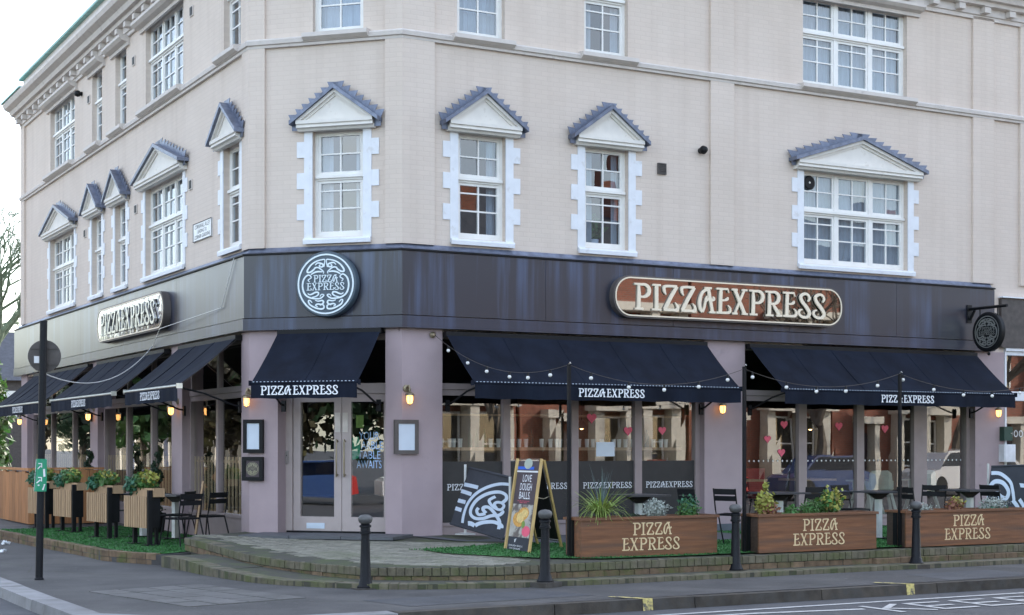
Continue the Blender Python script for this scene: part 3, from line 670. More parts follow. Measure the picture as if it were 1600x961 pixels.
# ---- entrance doors in the chamfer
dd = -.30
fr = MB().box(.48, .59, dd - .1, dd + .03, .36, 3.545).box(2.25, 2.29, dd - .1, dd + .03, .36, 3.545).box(.59, 2.25, dd - .1, dd + .03, 2.56, 2.72).box(.59, 2.25, dd - .1, dd + .02, 3.40, 3.545)
df = part('door_frame', fr, 'doorpaint', bld, FC)
part('transom_pane', MB().quad((.59, dd - .05, 2.72), (2.25, dd - .05, 2.72), (2.25, dd - .05, 3.4), (.59, dd - .05, 3.4)), 'glass', df, FC)
for a, b, g0, g1, hx in ((.60, 1.425, .72, 1.30, 1.36), (1.435, 2.245, 1.59, 2.14, 1.49)):
    m = MB().box(a, g0, dd - .06, dd, .385, 2.555).box(g1, b, dd - .06, dd, .385, 2.555).box(g0, g1, dd - .06, dd, .385, .61).box(g0, g1, dd - .06, dd, 2.43, 2.555)
    dr_ = part('door', m, 'doorpaint', bld, FC)
    tl = .012 if a < 1 else -.02
    part('pane', MB().quad((g0, dd - .03 - tl, .61), (g1, dd - .03 + tl, .61), (g1, dd - .03 + tl, 2.43), (g0, dd - .03 - tl, 2.43)), 'glass', dr_, FC)
    part('handle', MB().tube([(hx, dd, 1.80), (hx, dd + .05, 1.83), (hx, dd + .055, 1.78), (hx, dd + .055, 1.30), (hx, dd + .05, 1.25), (hx, dd, 1.28)], .013), 'brass', dr_, FC, smooth=True)
    part('push_plate', MB().box(hx - .045, hx + .045, dd + .001, dd + .006, 1.95, 2.26), 'steel', dr_, FC)
    if a < 1: part('letterbox', MB().box(.83, 1.14, dd + .001, dd + .012, .42, .51).box(.86, 1.11, dd + .013, dd + .016, .445, .485), 'paper', dr_, FC)
    else:
        for s, z, wd in (('YOUR', 1.83, .34), ('MARBLE', 1.68, .46), ('TABLE', 1.53, .38), ('AWAITS', 1.38, .42)):
            tx = MB(); text(tx, s, 1.88, z, wd, .125, dd - .026 - .006); part('lettering', tx, 'bluetext', dr_, FC)
        part('door_sticker', MB().prism([(1.595, 1.86), (1.70, 1.88), (1.735, 1.80), (1.735, 1.62), (1.70, 1.54), (1.595, 1.51)], dd - .028, dd - .024), 'green', dr_, FC)
        part('door_sticker', MB().box(1.66, 1.79, dd - .029, dd - .026, 2.02, 2.22), 'lettuce', dr_, FC)
part('threshold', MB().box(.5, 2.27, dd - .1, dd + .05, .33, .385), 'black', bld, FC)
# ---- restaurant interior
li = lambda F, u, d: lo(at(F, u, d), 0)[:2]
fl = [at(FL, -17.3, -.3), at(FL, -.1, -.35), at(FC, LC / 2, -.5), at(FR_, .2, -.35), at(FR_, 12.4, -.3), at(FR_, 12.4, -7.5), at(FL, -17.3, -9.0)]
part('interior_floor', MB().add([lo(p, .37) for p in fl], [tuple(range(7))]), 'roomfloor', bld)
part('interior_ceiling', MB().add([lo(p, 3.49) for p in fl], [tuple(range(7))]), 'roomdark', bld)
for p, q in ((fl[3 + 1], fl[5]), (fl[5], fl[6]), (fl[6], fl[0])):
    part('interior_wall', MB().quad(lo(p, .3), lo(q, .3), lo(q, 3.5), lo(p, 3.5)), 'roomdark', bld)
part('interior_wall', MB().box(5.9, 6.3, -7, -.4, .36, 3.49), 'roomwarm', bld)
cnt = MB().box(.8, 5.3, -1.9, -1.3, .37, 1.38).box(.7, 5.4, -2.0, -1.2, 1.385, 1.44); part('service_counter', cnt, 'slatwood', bld)
part('shelf', MB().box(.75, 5.5, -.62, -.38, 1.66, 1.71).box(.75, 5.5, -.62, -.38, 2.22, 2.25), 'slatwood', bld)
bm = MB().lathe([(.034, 0), (.036, .16), (.03, .2), (.012, .24), (.012, .30), (.016, .3)], n=10).mesh('bottle', 'leafdark', True)
gm = MB().lathe([(.03, 0), (.04, .14), (.038, .14), (.028, .01)], n=10).mesh('drinking_glass', 'bulb', True)
for i in range(34):
    u = .9 + i * .132 + random.uniform(-.03, .03)
    k = random.random()
    g = link('wine_bottle' if k < .4 else 'drinking_glass', bm if k < .4 else gm, None, sub(FR_, u, -.5 + random.uniform(-.06, .06), 1.711))
    g['label'] = 'dark wine bottle on the timber shelf inside the shop window' if k < .4 else 'clear drinking glass on the timber shelf inside the shop window'; g['category'] = 'bottle' if k < .4 else 'glass'; g['group'] = 'wine bottles on the shelf inside the window' if k < .4 else 'drinking glasses on the shelf inside the window'
def pendant(F, u, d, z, lab):
    t = thing('pendant_lamp', lab, 'lamp', sub(F, u, d, z), 'lit pendant lamps inside the restaurant')
    part('shade', MB().lathe([(.03, .16), (.05, .15), (.13, .03), (.135, 0), (.12, 0), (.04, .13)], n=16), 'brass', t, smooth=True)
    part('lamp_bulb', MB().ball((0, 0, .03), .045), 'lamplit', t, smooth=True); part('flex', MB().tube([(0, 0, .15), (0, 0, 3.49 - z)], .006, 5), 'black', t)
for F, u, d, z, lab in ((FL, -1.2, -1.0, 2.42, 'lit pendant lamp behind the left facade window beside the entrance corner'), (FL, -2.7, -1.4, 2.35, 'lit pendant lamp behind the first left facade window, farther from the corner'),
        (FL, -6.9, -1.1, 2.3, 'lit pendant lamp behind the middle left facade window'), (FC, 1.95, -1.6, 2.2, 'lit pendant lamp seen through the right entrance door'),
        (FR_, 4.7, -2.4, 2.05, 'lit pendant lamp above the service counter'), (FR_, 9.1, -1.3, 2.05, 'lit pendant lamp behind the far right restaurant window'), (FR_, 7.2, -2.6, 2.0, 'lit pendant lamp near the ochre inner wall')):
    pendant(F, u, d, z, lab)
# ------------------------------------------------------------------ things fixed to the facade
def awning(F, u0, u1, lab, zt=3.46, zf=2.69, pj=1.08, bar='navycloth', lsz=.13, lcu=None, ft=0.):
    t = thing('awning', lab, 'awning', sub(F, u0, 0, 0), 'navy folding arm awnings over the shop windows'); w = u1 - u0
    mb = MB(); k = 14; sag = .05
    P = [(u, e) for e in range(7) for u in range(k + 1)]
    vs = []
    for e in range(7):
        f = e / 6
        for i in range(k + 1):
            x = w * i / k; s = sag * math.sin(math.pi * f) * (.4 + .6 * abs(math.sin(3.1 * i / k * math.pi)))
            vs.append((x, .14 + (pj - .14) * f, zt + (zf - zt) * f - s))
    mb.add(vs, [(e * (k + 1) + i, e * (k + 1) + i + 1, (e + 1) * (k + 1) + i + 1, (e + 1) * (k + 1) + i) for e in range(6) for i in range(k)])
    part('canopy', mb, 'navycloth', t, smooth=True)
    va = MB(); n = 40
    for i in range(n):
        x0, x1 = w * i / n, w * (i + 1) / n
        y0, y1 = [.012 * math.sin(x * 5 + u0) + .006 * math.sin(x * 17) for x in (x0, x1)]
        b0, b1 = [.006 * math.sin(x * 9 + u0) for x in (x0, x1)]
        va.quad((x0, pj + .016, zf - .03), (x1, pj + .016, zf - .03), (x1, pj + .012 + y1, zf - .245 + b1), (x0, pj + .012 + y0, zf - .245 + b0))
    part('valance', va, 'navycloth', t, smooth=True)
    part('front_bar', MB().tube([(-.02, pj - .01, zf - .01), (w + .02, pj - .01, zf - .01)], .026, 10).box(-.03, -.02, pj - .06, pj + .04, zf - .05, zf + .03).box(w + .02, w + .03, pj - .06, pj + .04, zf - .05, zf + .03), bar, t, smooth=True)
    st = MB()
    for i in range(int(w / .06)): st.box(.03 + i * .06, .05 + i * .06, pj + .002, pj + .021, zf + .004, zf + .014)
    part('stitching', st, 'steel' if bar == 'steel' else 'bannerprint', t, kind='stuff')
    sm = MB()
    for q in [w * (i + 1) / (int(w / 1.05) + 1) for i in range(int(w / 1.05))]: sm.tube([(q, .14 + (pj - .14) * e / 6, zt + (zf - zt) * e / 6 - sag * math.sin(math.pi * e / 6) * (.4 + .6 * abs(math.sin(3.1 * q / w * math.pi))) + .002) for e in range(7)], .006, 4)
    part('seam', sm, 'navycloth', t, kind='stuff')
    part('cassette', MB().box(-.01, w + .01, .032, .15, zt - .03, zt + .055), 'black', t)
    for x in (.06, w - .06):
        sg = 1 if x < w / 2 else -1
        part('folding_arm', MB().tube([(x, .05, zf - .32), (x, .16, zf - .3), (x + sg * .05, .62, zf - .12), (x + sg * .12, pj - .04, zf - .02)], .016, 6).box(x - .035, x + .035, .031, .07, zf - .42, zf - .24), 'black', t)
        part('stay_wire', MB().tube([(x, .12, zt - .03), (x, pj - .05, zf)], .006, 5), 'steel', t)
    tx = MB(); cu = w * .5 if lcu is None else lcu
    pe_text(tx, 'PIZZA EXPRESS', cu, zf - .19, lsz, pj + .034, squash=1.10, gap=.06, bold=1.3)
    part('lettering', tx, 'letterwhite', t)
    return t
awning(FR_, .70, 5.66, 'wide navy awning right of the entrance, beside the corner pilaster', lcu=2.42)
awning(FR_, 6.58, 11.95, 'wide navy awning at the far right end of the facade', lcu=2.72)
awning(FC, .53, 2.25, 'short navy awning over the entrance doors in the chamfered corner', zt=3.5, lsz=.135, lcu=.80)
awning(FL, -3.46, -.33, 'navy awning on the left facade nearest the entrance corner', bar='steel', lcu=1.65)
awning(FL, -9.3, -4.34, 'navy awning in the middle of the left facade', bar='steel', lcu=2.5)
awning(FL, -15.6, -10.1, 'navy awning at the far end of the left facade, behind the black pole', bar='steel', lcu=3.0)
# round emblem sign on the chamfer
sg = thing('round_sign', 'round slate sign with pale swirling emblem above the entrance', 'sign', sub(FC, 1.41, .14, 4.235))
part('sign_body', MB().lathe([(.49, 0), (.51, .02), (.51, .13), (.495, .15), (.002, .15)], n=56, axis='d'), 'signface', sg, smooth=True)
em = MB(); emblem(em, 0, 0, .47, .153, .012, wd=.045); part('emblem', em, 'signline', sg)
# long mirrored signs
def stadium(w, h, r, n=10):
    P = []
    for cx_, cz_, a0 in ((w / 2 - r, h / 2 - r, 0), (-w / 2 + r, h / 2 - r, 90), (-w / 2 + r, -h / 2 + r, 180), (w / 2 - r, -h / 2 + r, 270)):
        for i in range(n + 1):
            a = R(a0 + 90 * i / n); P.append((cx_ + r * math.cos(a), cz_ + r * math.sin(a)))
    return P
def longsign(F, cu, w, lab, wavy):
    t = thing('mirrored_sign', lab, 'sign', sub(F, cu, .136, 4.205)); h = .70; r = .33
    part('sign_body', MB().prism(stadium(w, h, r), 0, .13), 'menuframe', t)
    part('mirror_face', MB().prism(stadium(w - .05, h - .05, r - .025), .131, .138), 'mirror_wavy' if wavy else 'mirror', t)
    bd = MB(); S = [(x, z) for x, z in stadium(w - .075, h - .075, r - .0375)]; S.append(S[0]); ribbon(bd, [(x, z, .022) for x, z in S], .139, .008)
    part('border', bd, 'lettercream', t)
    tx = MB(); pe_text(tx, 'PIZZAEXPRESS', -.02, -.215, .44, .139, .03, 1.08, gap=.07, bold=1.1); part('lettering', tx, 'steel' if wavy else 'lettercream', t)
longsign(FR_, 6.12, 4.85, 'long round-ended mirrored sign with raised cream letters right of the corner', False)
longsign(FL, -6.35, 4.85, 'long round-ended mirrored sign on the left facade', True)
# hanging sign
hs = thing('hanging_sign', 'black round hanging sign on a bracket at the right end of the fascia', 'sign', sub(FR_, 11.75, .14, 3.87))
part('bracket', MB().tube([(0, 0, .46), (0, .95, .46)], .028, 8).tube([(0, .02, .26), (0, .14, .43)], .028, 6).box(-.06, .06, .0, .015, .2, .54).tube([(0, .28, .44), (0, .28, .30)], .012, 6).tube([(0, .72, .44), (0, .72, .30)], .012, 6), 'black', hs)
HM = sub(FR_, 11.75, .64, 3.87) @ Matrix.Rotation(R(-90), 4, 'Z')
part('sign_disc', MB().lathe([(.001, -.055), (.35, -.055), (.37, -.04), (.37, .04), (.35, .055), (.32, .055), (.315, .045), (.001, .045)], n=44, axis='d'), 'black', hs, HM, smooth=True)
em = MB(); emblem(em, 0, 0, .30, .046, .01, wd=.07); part('emblem', em, 'steel', hs, HM)
part('finial', MB().ball((0, 0, -.41), .03), 'black', hs, HM)
# street plate, vent, cameras
sp = thing('street_name_plate', 'small white street name plate between two first floor windows of the left facade', 'sign', sub(FL, -2.46, 0, 5.46))
part('plate', MB().box(-.52, .52, .004, .02, -.16, .16), 'plate', sp); bd = MB()
for q in ((-.52, .52, .148, .16), (-.52, .52, -.16, -.148)): bd.box(q[0], q[1], .0201, .026, q[2], q[3])
bd.box(-.52, -.505, .0201, .026, -.147, .147).box(.505, .52, .0201, .026, -.147, .147); part('border', bd, 'black', sp)
tx = MB(); text(tx, 'CORNWALL ALLEY', 0, .055, .86, .07, .0215); text(tx, 'LEADING TO', 0, -.03, .5, .06, .0215); text(tx, 'CORNER GARDENS', 0, -.12, .86, .065, .0215); part('lettering', tx, 'black', sp)
vg = thing('vent_grille', 'small square grey vent grille on the wall right of the second window', 'vent', sub(FR_, 4.82, 0, 6.42))
part('frame', MB().box(-.085, .085, .002, .03, .075, .095).box(-.085, .085, .002, .03, -.095, -.075).box(-.085, -.065, .002, .03, -.0745, .0745).box(.065, .085, .002, .03, -.0745, .0745).box(-.064, .064, .002, .005, -.074, .074), 'signback', vg)
for i in range(5): part('louvre', MB().box(-.064, .064, .006, .024, -.066 + i * .028, -.05 + i * .028), 'signback', vg)
def floodcam(F, u, z, lab):
    t = thing('security_camera', lab, 'camera', sub(F, u, 0, z)); part('mount', MB().lathe([(.05, .002), (.05, .03), (.02, .05)], n=12, axis='d'), 'black', t)
    part('camera_dome', MB().lathe([(.001, .03), (.06, .05), (.075, .10), (.05, .16), (.001, .18)], n=14, axis='d'), 'black', t, smooth=True)
floodcam(FR_, 5.62, 6.80, 'black dome camera on the cream wall beside the downpipe strip')
floodcam(FL, -11.2, 9.55, 'black dome camera under the cornice of the left facade')
for i, (u, z) in enumerate(((-3.15, 6.35), (-6.75, 6.40), (-10.9, 6.42), (-6.9, 9.35), (-3.1, 9.4), (-10.55, 9.3))):
    t = thing('wall_vent', ('small dark air brick right of the wide first floor window of the left facade', 'small dark air brick between pediments left of the wide first floor window', 'small dark air brick under the farthest pediment of the left facade', 'small air brick between upper narrow and wide left windows', 'small air brick right of the wide upper left window', 'small air brick beside the black camera of the left facade')[i], 'vent', sub(FL, u, 0, z))
    part('frame', MB().box(-.09, .09, .002, .02, -.09, .09), 'trim', t); part('grate', MB().box(-.06, .06, .0201, .03, -.07, .07), 'black', t)
# wall lamps
def walllamp(F, u, z, lab):
    t = thing('wall_lamp', lab, 'lamp', sub(F, u, .03, z), 'lit bulkhead lamps on the pilasters')
    part('arm', MB().lathe([(.06, 0), (.055, .02), (.02, .03)], (0, 0, .12), 14, 'd').tube([(0, .02, .12), (0, .1, .16), (0, .13, .11), (0, .13, .04)], .018, 8), 'brass', t, smooth=True)
    part('cap', MB().lathe([(.03, .06), (.07, .03), (.072, .005), (.05, .005)], (0, .13, 0), 14), 'brass', t, smooth=True)
    part('lamp_glass', MB().lathe([(.048, .004), (.05, -.06), (.04, -.11), (.002, -.13)], (0, .13, 0), 14), 'lampglass', t, smooth=True)
    cg = MB()
    for i in range(4):
        a = i * math.pi / 2 + .4; cg.tube([(.058 * math.cos(a), .13 + .058 * math.sin(a), 0), (.06 * math.cos(a), .13 + .06 * math.sin(a), -.08), (.0, .13, -.145)], .005, 5)
    part('cage', cg, 'brass', t)
walllamp(FC, .0, 2.48, 'lit wall lamp on the pilaster left of the entrance doors'); walllamp(FR_, .06, 2.5, 'lit wall lamp on the pilaster right of the entrance doors, above the menu case')
walllamp(FR_, 5.98, 2.42, 'lit wall lamp on the pilaster between the two wide right awnings'); walllamp(FR_, 12.5, 2.42, 'lit wall lamp at the far right pilaster above the green box')
walllamp(FL, -3.85, 2.42, 'lit wall lamp on the left facade pilaster nearest the corner'); walllamp(FL, -10.0, 2.42, 'lit wall lamp on the middle pilaster of the left facade'); walllamp(FL, -17.2, 2.42, 'lit wall lamp on the farthest pilaster of the left facade')
# menu cases
def menu(F, u, z, w, h, lab, fm, paper, art=False, dep=.06):
    t = thing('menu_case', lab, 'menu case', sub(F, u, .031, z))
    part('case', MB().box(-w / 2, w / 2, 0, dep, -h / 2, -h / 2 + .06).box(-w / 2, w / 2, 0, dep, h / 2 - .06, h / 2).box(-w / 2, -w / 2 + .06, 0, dep, -h / 2 + .0605, h / 2 - .0605).box(w / 2 - .06, w / 2, 0, dep, -h / 2 + .0605, h / 2 - .0605), fm, t)
    part('sheet', MB().box(-w / 2 + .061, w / 2 - .061, .002, dep - .015, -h / 2 + .061, h / 2 - .061), paper, t)
    if art:
        a = MB(); emblem(a, 0, -.0, min(w, h) / 2 - .07, dep - .013, 0, wd=.08)
        part('emblem', a, 'plaquegold', t)
menu(FC, .075, 1.885, .34, .53, 'black menu case on the pilaster left of the doors, above the patterned plaque', 'black', 'paper'); menu(FR_, .045, 1.87, .40, .53, 'brown framed menu case right of the entrance doors', 'menuframe', 'paper')
menu(FC, .065, 1.37, .36, .38, 'dark plaque with gold swirling pattern left of the doors below the menu case', 'black', 'posterdark', True)
eb = thing('door_entry_panel', 'narrow steel entry panel on the left door jamb', 'entry panel', sub(FC, .50, -.26, 1.55)); part('panel', MB().box(-.02, .03, 0, .012, -.10, .10), 'steel', eb); part('button', MB().lathe([(.008, .0121), (.008, .016)], (.005, 0, .03), 8, 'd'), 'black', eb)
gb = thing('metal_wall_box', 'dark green metal box on the far right pilaster below the lamp', 'box', sub(FR_, 12.78, .03, 1.98)); part('body', MB().box(-.12, .1, 0, .12, -.14, .13), 'greenbox', gb); part('lock', MB().lathe([(.012, .121), (.012, .13)], (.06, 0, 0), 8, 'd'), 'steel', gb)
wb = thing('meter_box', 'white plastic meter box below the dark green box on the far right pilaster', 'box', sub(FR_, 12.78, .03, 1.6)); part('body', MB().box(-.14, .16, 0, .14, -.17, .17), 'whitebox', wb); part('cover', MB().box(-.12, .14, .141, .15, -.15, .15), 'whitebox', wb)
# ------------------------------------------------------------------ shopfront next door
nb = thing('neighbouring_shopfront', 'neighbouring shopfront with grey fascia and white window frame at the right edge', 'shop front', sub(FR_, 12.66, 0, 0))
nb_m = W[nb.name]
part('fascia', MB().box(0.0, 9, 0.002, .08, 3.64, 4.58), 'signback', nb); part('fascia_trim', MB().box(0, 9, .0, .12, 4.60, 4.625).box(.14, 9, -.02, .06, 3.58, 3.635), 'white', nb)
part('window_frame', MB().box(.14, .19, -.16, .03, .3, 3.575).box(.19, 9, -.16, .02, 3.5, 3.575).box(.19, 9, -.14, .02, 2.62, 2.8).box(2.2, 2.28, -.14, .0, .7, 2.6).box(4.6, 4.68, -.14, .0, .7, 2.6).box(.19, 9, -.2, .0, 0, .7), 'white', nb)
for a, b in ((.19, 2.2), (2.28, 4.6), (4.68, 9)):
    part('pane', MB().quad((a, -.09, .7), (b, -.085, .7), (b, -.08, 2.62), (a, -.09, 2.62)), 'glass', nb); part('transom_pane', MB().quad((a, -.09, 2.8), (b, -.09, 2.8), (b, -.085, 3.5), (a, -.09, 3.5)), 'glass', nb)
rg = MB()
for i in range(22): ribbon(rg, [(.28 + i * .135 + .045 * math.cos(a), 1.98 + .06 * math.sin(a), .018) for a in [j * math.pi / 6 for j in range(13)]], -.078)
part('ring_decal', rg, 'dot', nb, kind='stuff')
part('interior_lining', MB().quad((.1, -3, 0), (9, -3, 0), (9, -3, 3.6), (.1, -3, 3.6)).quad((.1, -.2, 0), (.1, -3, 0), (.1, -3, 3.6), (.1, -.2, 3.6)).quad((.1, -.2, .3), (9, -.2, .3), (9, -3, .3), (.1, -3, .3)).quad((.1, -.2, 3.58), (9, -.2, 3.58), (9, -3, 3.58), (.1, -3, 3.58)), 'roomdark', nb)
# ------------------------------------------------------------------ ground
def nl2(F): q = F.to_3x3() @ Vector((0, -1, 0)); return Vector((q.x, q.y))
dR, nR = Vector((.87689, .48068)), Vector((.48068, -.87689)); dL, nLv = Vector((.48068, -.87689)), Vector((-.87689, -.48068))
def Rp(u, d): return C2 + dR * u + nR * d
def Lp(u, d): return C1 + dL * u + nLv * d          # u negative = away
def offset_path(P, o):
    out = []
    for i, p in enumerate(P):
        t = (P[min(i + 1, len(P) - 1)] - P[max(i - 1, 0)]).normalized(); out.append(p + Vector((t.y, -t.x)) * o)
    return out
# kerb line: down the side street, round the corner, along the main street
RAD = 1.7; KD, LD = 7.35, 4.62
cc = None
cx0 = C1 + nLv * LD; # solve corner
# corner point X = Lp(a,LD) with R depth KD
a0 = ((KD - (cx0 - C2).dot(nR)) / dL.dot(nR)); X = cx0 + dL * a0
cen = X - dL * RAD + dR * RAD
kp = [Lp(u, LD) for u in [-80 + i * 1.0 for i in range(int(80 + a0 - RAD))]] + [X - dL * RAD - dL * .02]
for i in range(1, 9):
    t = i / 8 * math.pi / 2; kp.append(cen - dR * RAD * math.cos(t) + dL * RAD * math.sin(t))
ur0 = (kp[-1] - C2).dot(dR)
kp += [Rp(ur0 + .05 + i * 1.0, KD) for i in range(1, 75)]
V3 = lambda p, z: (p.x, -p.y, z)     # world xy -> builder coords
gm_ = MB(); gm_.quad((-900, 900, -.12), (900, 900, -.12), (900, -1500, -.12), (-900, -1500, -.12)); struct('road', gm_, 'asphalt')
pm = MB(); inner = offset_path(kp, -.26)
inn = [p for p in inner]
far = [Rp(75, -40), Lp(-80, -40)]
pm.add([V3(p, 0) for p in inn] + [V3(p, 0) for p in far], [tuple(range(len(inn) + 2))]); struct('pavement', pm, 'pavement')
# kerb stones
kb = link('kerb', MB().add([V3(p, -.13) for p in kp] + [V3(p, -.02) for p in offset_path(kp, -.24)], [(i, i + 1, len(kp) + i + 1, len(kp) + i) for i in range(len(kp) - 1)]).mesh('kerb', 'mortar'), None, Matrix(), 'structure')
L_ = [0]
for p, q in zip(kp, kp[1:]): L_.append(L_[-1] + (q - p).length)
def along(P, Ls, s):
    for i in range(len(P) - 1):
        if s <= Ls[i + 1] or i == len(P) - 2:
            t = (P[i + 1] - P[i]); return P[i] + t.normalized() * (s - Ls[i]), t.normalized()
s = L_[-1] * 0 + 50.0
i = 0
while s < L_[-1] - 40:
    ln = .92 if s < 84 else 1.85
    p, t = along(kp, L_, s); q, t2 = along(kp, L_, s + ln - .012)
    n1 = Vector((t.y, -t.x)); n2 = Vector((t2.y, -t2.x)); wd = .30 if (p - X).dot(dR) < 1.2 else .17
    jz = random.uniform(-.004, .004); o1, o2 = 0.004, 0.004
    A_ = [p + n1 * o1, q + n2 * o2, q - n2 * wd, p - n1 * wd]
    mb = MB().ext([V3(v, -.14) for v in A_], [V3(v + (Vector((0, 0))), .006 + jz) for v in [p - n1 * .012, q - n2 * .012, q - n2 * wd, p - n1 * wd]])
    part('kerb_stone', mb, 'kerb' if wd > .2 else 'kerbdark', kb); s += ln
# painted lines
def stripe(P, w, z, nm, m, lab=None):
    A_ = offset_path(P, w / 2); B_ = offset_path(P, -w / 2); n = len(P)
    return struct(nm, MB().add([V3(p, z) for p in A_] + [V3(p, z) for p in B_], [(i, i + 1, n + i + 1, n + i) for i in range(n - 1)]), m)
ke = kp[:82]
for o in (.42, .66): stripe(offset_path(ke, o), .10, -.114, 'yellow_line', 'creampaint')
stripe([Rp(-4 + i, 7.86) for i in range(45)], .085, -.114, 'bay_line', 'roadwhite')
stripe([Rp(-1.5, 8.12), Rp(.5, 8.2), Rp(1.85, 8.42)], .10, -.114, 'bay_line', 'roadwhite')
kt = MB()
def rd(u, d, z=-.114): q = Rp(u, d); return (q.x, -q.y, z)
fK = lambda x, z, d: rd(x, 8.88 - z, -.113)
for ch, u in (('K', 2.02), ('E', 2.68), ('E', 3.40), ('P', 4.12)):
    if ch == 'K': ss = [[(0, 0), (0, .72)], [(.05, .36), (.5, .72)], [(.1, .4), (.5, 0)]]
    elif ch == 'E': ss = [[(0, 0), (0, .72)], [(0, .68), (.5, .68)], [(0, .36), (.42, .36)], [(0, .04), (.5, .04)]]
    else: ss = [[(0, 0), (0, .72)], [(0, .68), (.45, .68), (.45, .36), (0, .36)]]
    for k, q in enumerate(ss): ribbon(kt, [(u + a, b, .085) for a, b in q], 0, 0, lambda x, z, d, k=k: rd(x, 8.88 - z, -.113 + k * .0006))
struct('road_lettering', kt, 'roadwhite')
for u in (-.42, 3.48, 7.05, 10.9):
    struct('kerb_mark', MB().ext([V3(Rp(u, KD + .006), -.12), V3(Rp(u + .13, KD + .006), -.12), V3(Rp(u + .13, KD - .01), .0125), V3(Rp(u, KD - .01), .0125)], [V3(Rp(u, KD + .0068), -.12), V3(Rp(u + .13, KD + .0068), -.12), V3(Rp(u + .13, KD - .009), .0145), V3(Rp(u, KD - .009), .0145)]), 'yellow')
    struct('kerb_mark', MB().ext([V3(Rp(u + .02, KD - .02), .0125), V3(Rp(u + .12, KD - .02), .0125), V3(Rp(u - .12, KD - .42), .0125), V3(Rp(u - .2, KD - .42), .0125)], [V3(Rp(u + .02, KD - .02), .0145), V3(Rp(u + .12, KD - .02), .0145), V3(Rp(u - .12, KD - .42), .0145), V3(Rp(u - .2, KD - .42), .0145)]), 'yellow')
for u in (-7.8, -5.05):
    struct('kerb_mark', MB().ext([V3(p, .0125) for p in (Lp(-u - 12.6, LD - .02), Lp(-u - 12.55, LD - .02), Lp(-u - 12.55, LD - .34), Lp(-u - 12.6, LD - .34))], [V3(p, .014) for p in (Lp(-u - 12.6, LD - .02), Lp(-u - 12.55, LD - .02), Lp(-u - 12.55, LD - .34), Lp(-u - 12.6, LD - .34))]), 'plate')
# a few flagstones set in the asphalt at the corner
fs = link('flagstone_patch', MB().quad(*[V3(p, .001) for p in (Vector((-4.98, 18.42)), Vector((-3.45, 16.68)), Vector((-2.34, 17.66)), Vector((-3.87, 19.4)))]).mesh('flagstone_patch', 'mortar'), None, Matrix(), 'structure')
e1 = Vector((.66, -.75)); e2 = Vector((.75, .66))
for i in range(5):
    for j in range(4):
        p = Vector((-5.0, 18.42)) + e1 * (i * .47) + e2 * (j * .38 )
        qs = [p + e1 * a + e2 * b for a, b in ((.008, .008), (.455, .008), (.455, .365), (.008, .365))]; z = .007 + random.uniform(0, .004)
        part('flagstone', MB().ext([V3(v, -.02) for v in qs], [V3(v, z) for v in qs]), 'slab', fs)
# ---- steps and terrace
def pxp(x, Y): return Vector(((x - 800) / 2440 * Y, Y))
UP = [(289, 23.3, .365), (313, 22.85, .335), (337, 22.4, .305), (375, 21.5, .262), (412, 20.9, .235), (450, 20.5, .222), (510, 19.9, .215), (572, 19.4, .213), (660, 19.3, .218), (740, 19.32, .222), (800, 19.4, .228)]
LO = [(252, 22.3, .165), (287, 21.6, .16), (312, 21.0, .135), (350, 20.3, .105), (400, 19.65, .075), (450, 19.28, .066), (510, 19.0, .066), (572, 18.77, .066), (660, 18.75, .066), (800, 18.95, .066)]
up = [(pxp(x, Y), z) for x, Y, z in UP] + [(Rp(u, 5.02), .245) for u in (-.2, .6, 1.6, 2.6, 4, 6, 8, 10, 12, 16, 20)]
lo_ = [(pxp(x, Y), z) for x, Y, z in LO] + [(Rp(u, 5.45), .066) for u in (.2, 1.2, 2.4, 4, 6, 8, 10, 12, 16, 20)]
def resample(P, step):
    Ls = [0]
    for (p, _), (q, _) in zip(P, P[1:]): Ls.append(Ls[-1] + (q - p).length)
    out = []; s = 0
    while s < Ls[-1]:
        for i in range(len(P) - 1):
            if s <= Ls[i + 1]:
                f = (s - Ls[i]) / (Ls[i + 1] - Ls[i]); out.append((P[i][0].lerp(P[i + 1][0], f), P[i][1] + (P[i + 1][1] - P[i][1]) * f)); break
        s += step
    return out
ups = resample(up, .2); los = resample(lo_, .2)
# upper terrace surface: from the step edge back under the building
def back(p):
    q = p - C2; u = q.dot(dR)
    if u > .8: return Rp(u, -.45), (.27 if u > 2.2 else .27 + (2.2 - u) * .05)
    f = min(1, max(0, (p.x + 4.9) / 4.0)); return C1.lerp(Rp(.5, 0), f) + Vector((0, .5)), .365 - .02 * f
nrow = 8; tv = []; 
for p, z in ups:
    b, zb = back(p)
    for r in range(nrow + 1):
        f = r / nrow; zz = z + (zb - z) * (f ** .8); tv.append(V3(p.lerp(b, f), zz))
k1 = nrow + 1
terr = link('terrace', MB().add(tv, [(i * k1 + r, (i + 1) * k1 + r, (i + 1) * k1 + r + 1, i * k1 + r + 1) for i in range(len(ups) - 1) for r in range(nrow)]).mesh('terrace', 'mortar'), None, Matrix(), 'structure')
def terrace_z(p):
    best = min(ups, key=lambda q: (q[0] - p).length); 
    # interpolate along the strip through the nearest edge point
    bz = 1e9; zr = best[1]
    for e, z in ups:
        b, zb = back(e); t = b - e; l2 = t.length_squared; f = max(0, min(1, (p - e).dot(t) / l2)); dd_ = (e + t * f - p).length
        if dd_ < bz: bz = dd_; zr = z + (zb - z) * (f ** .8)
    return zr
end = ups[0]; eb_, ez = back(end[0])
struct('terrace_end', MB().quad(V3(end[0], 0), V3(eb_, 0), V3(eb_, ez), V3(end[0], end[1])), 'brickcap', terr, kind=None)
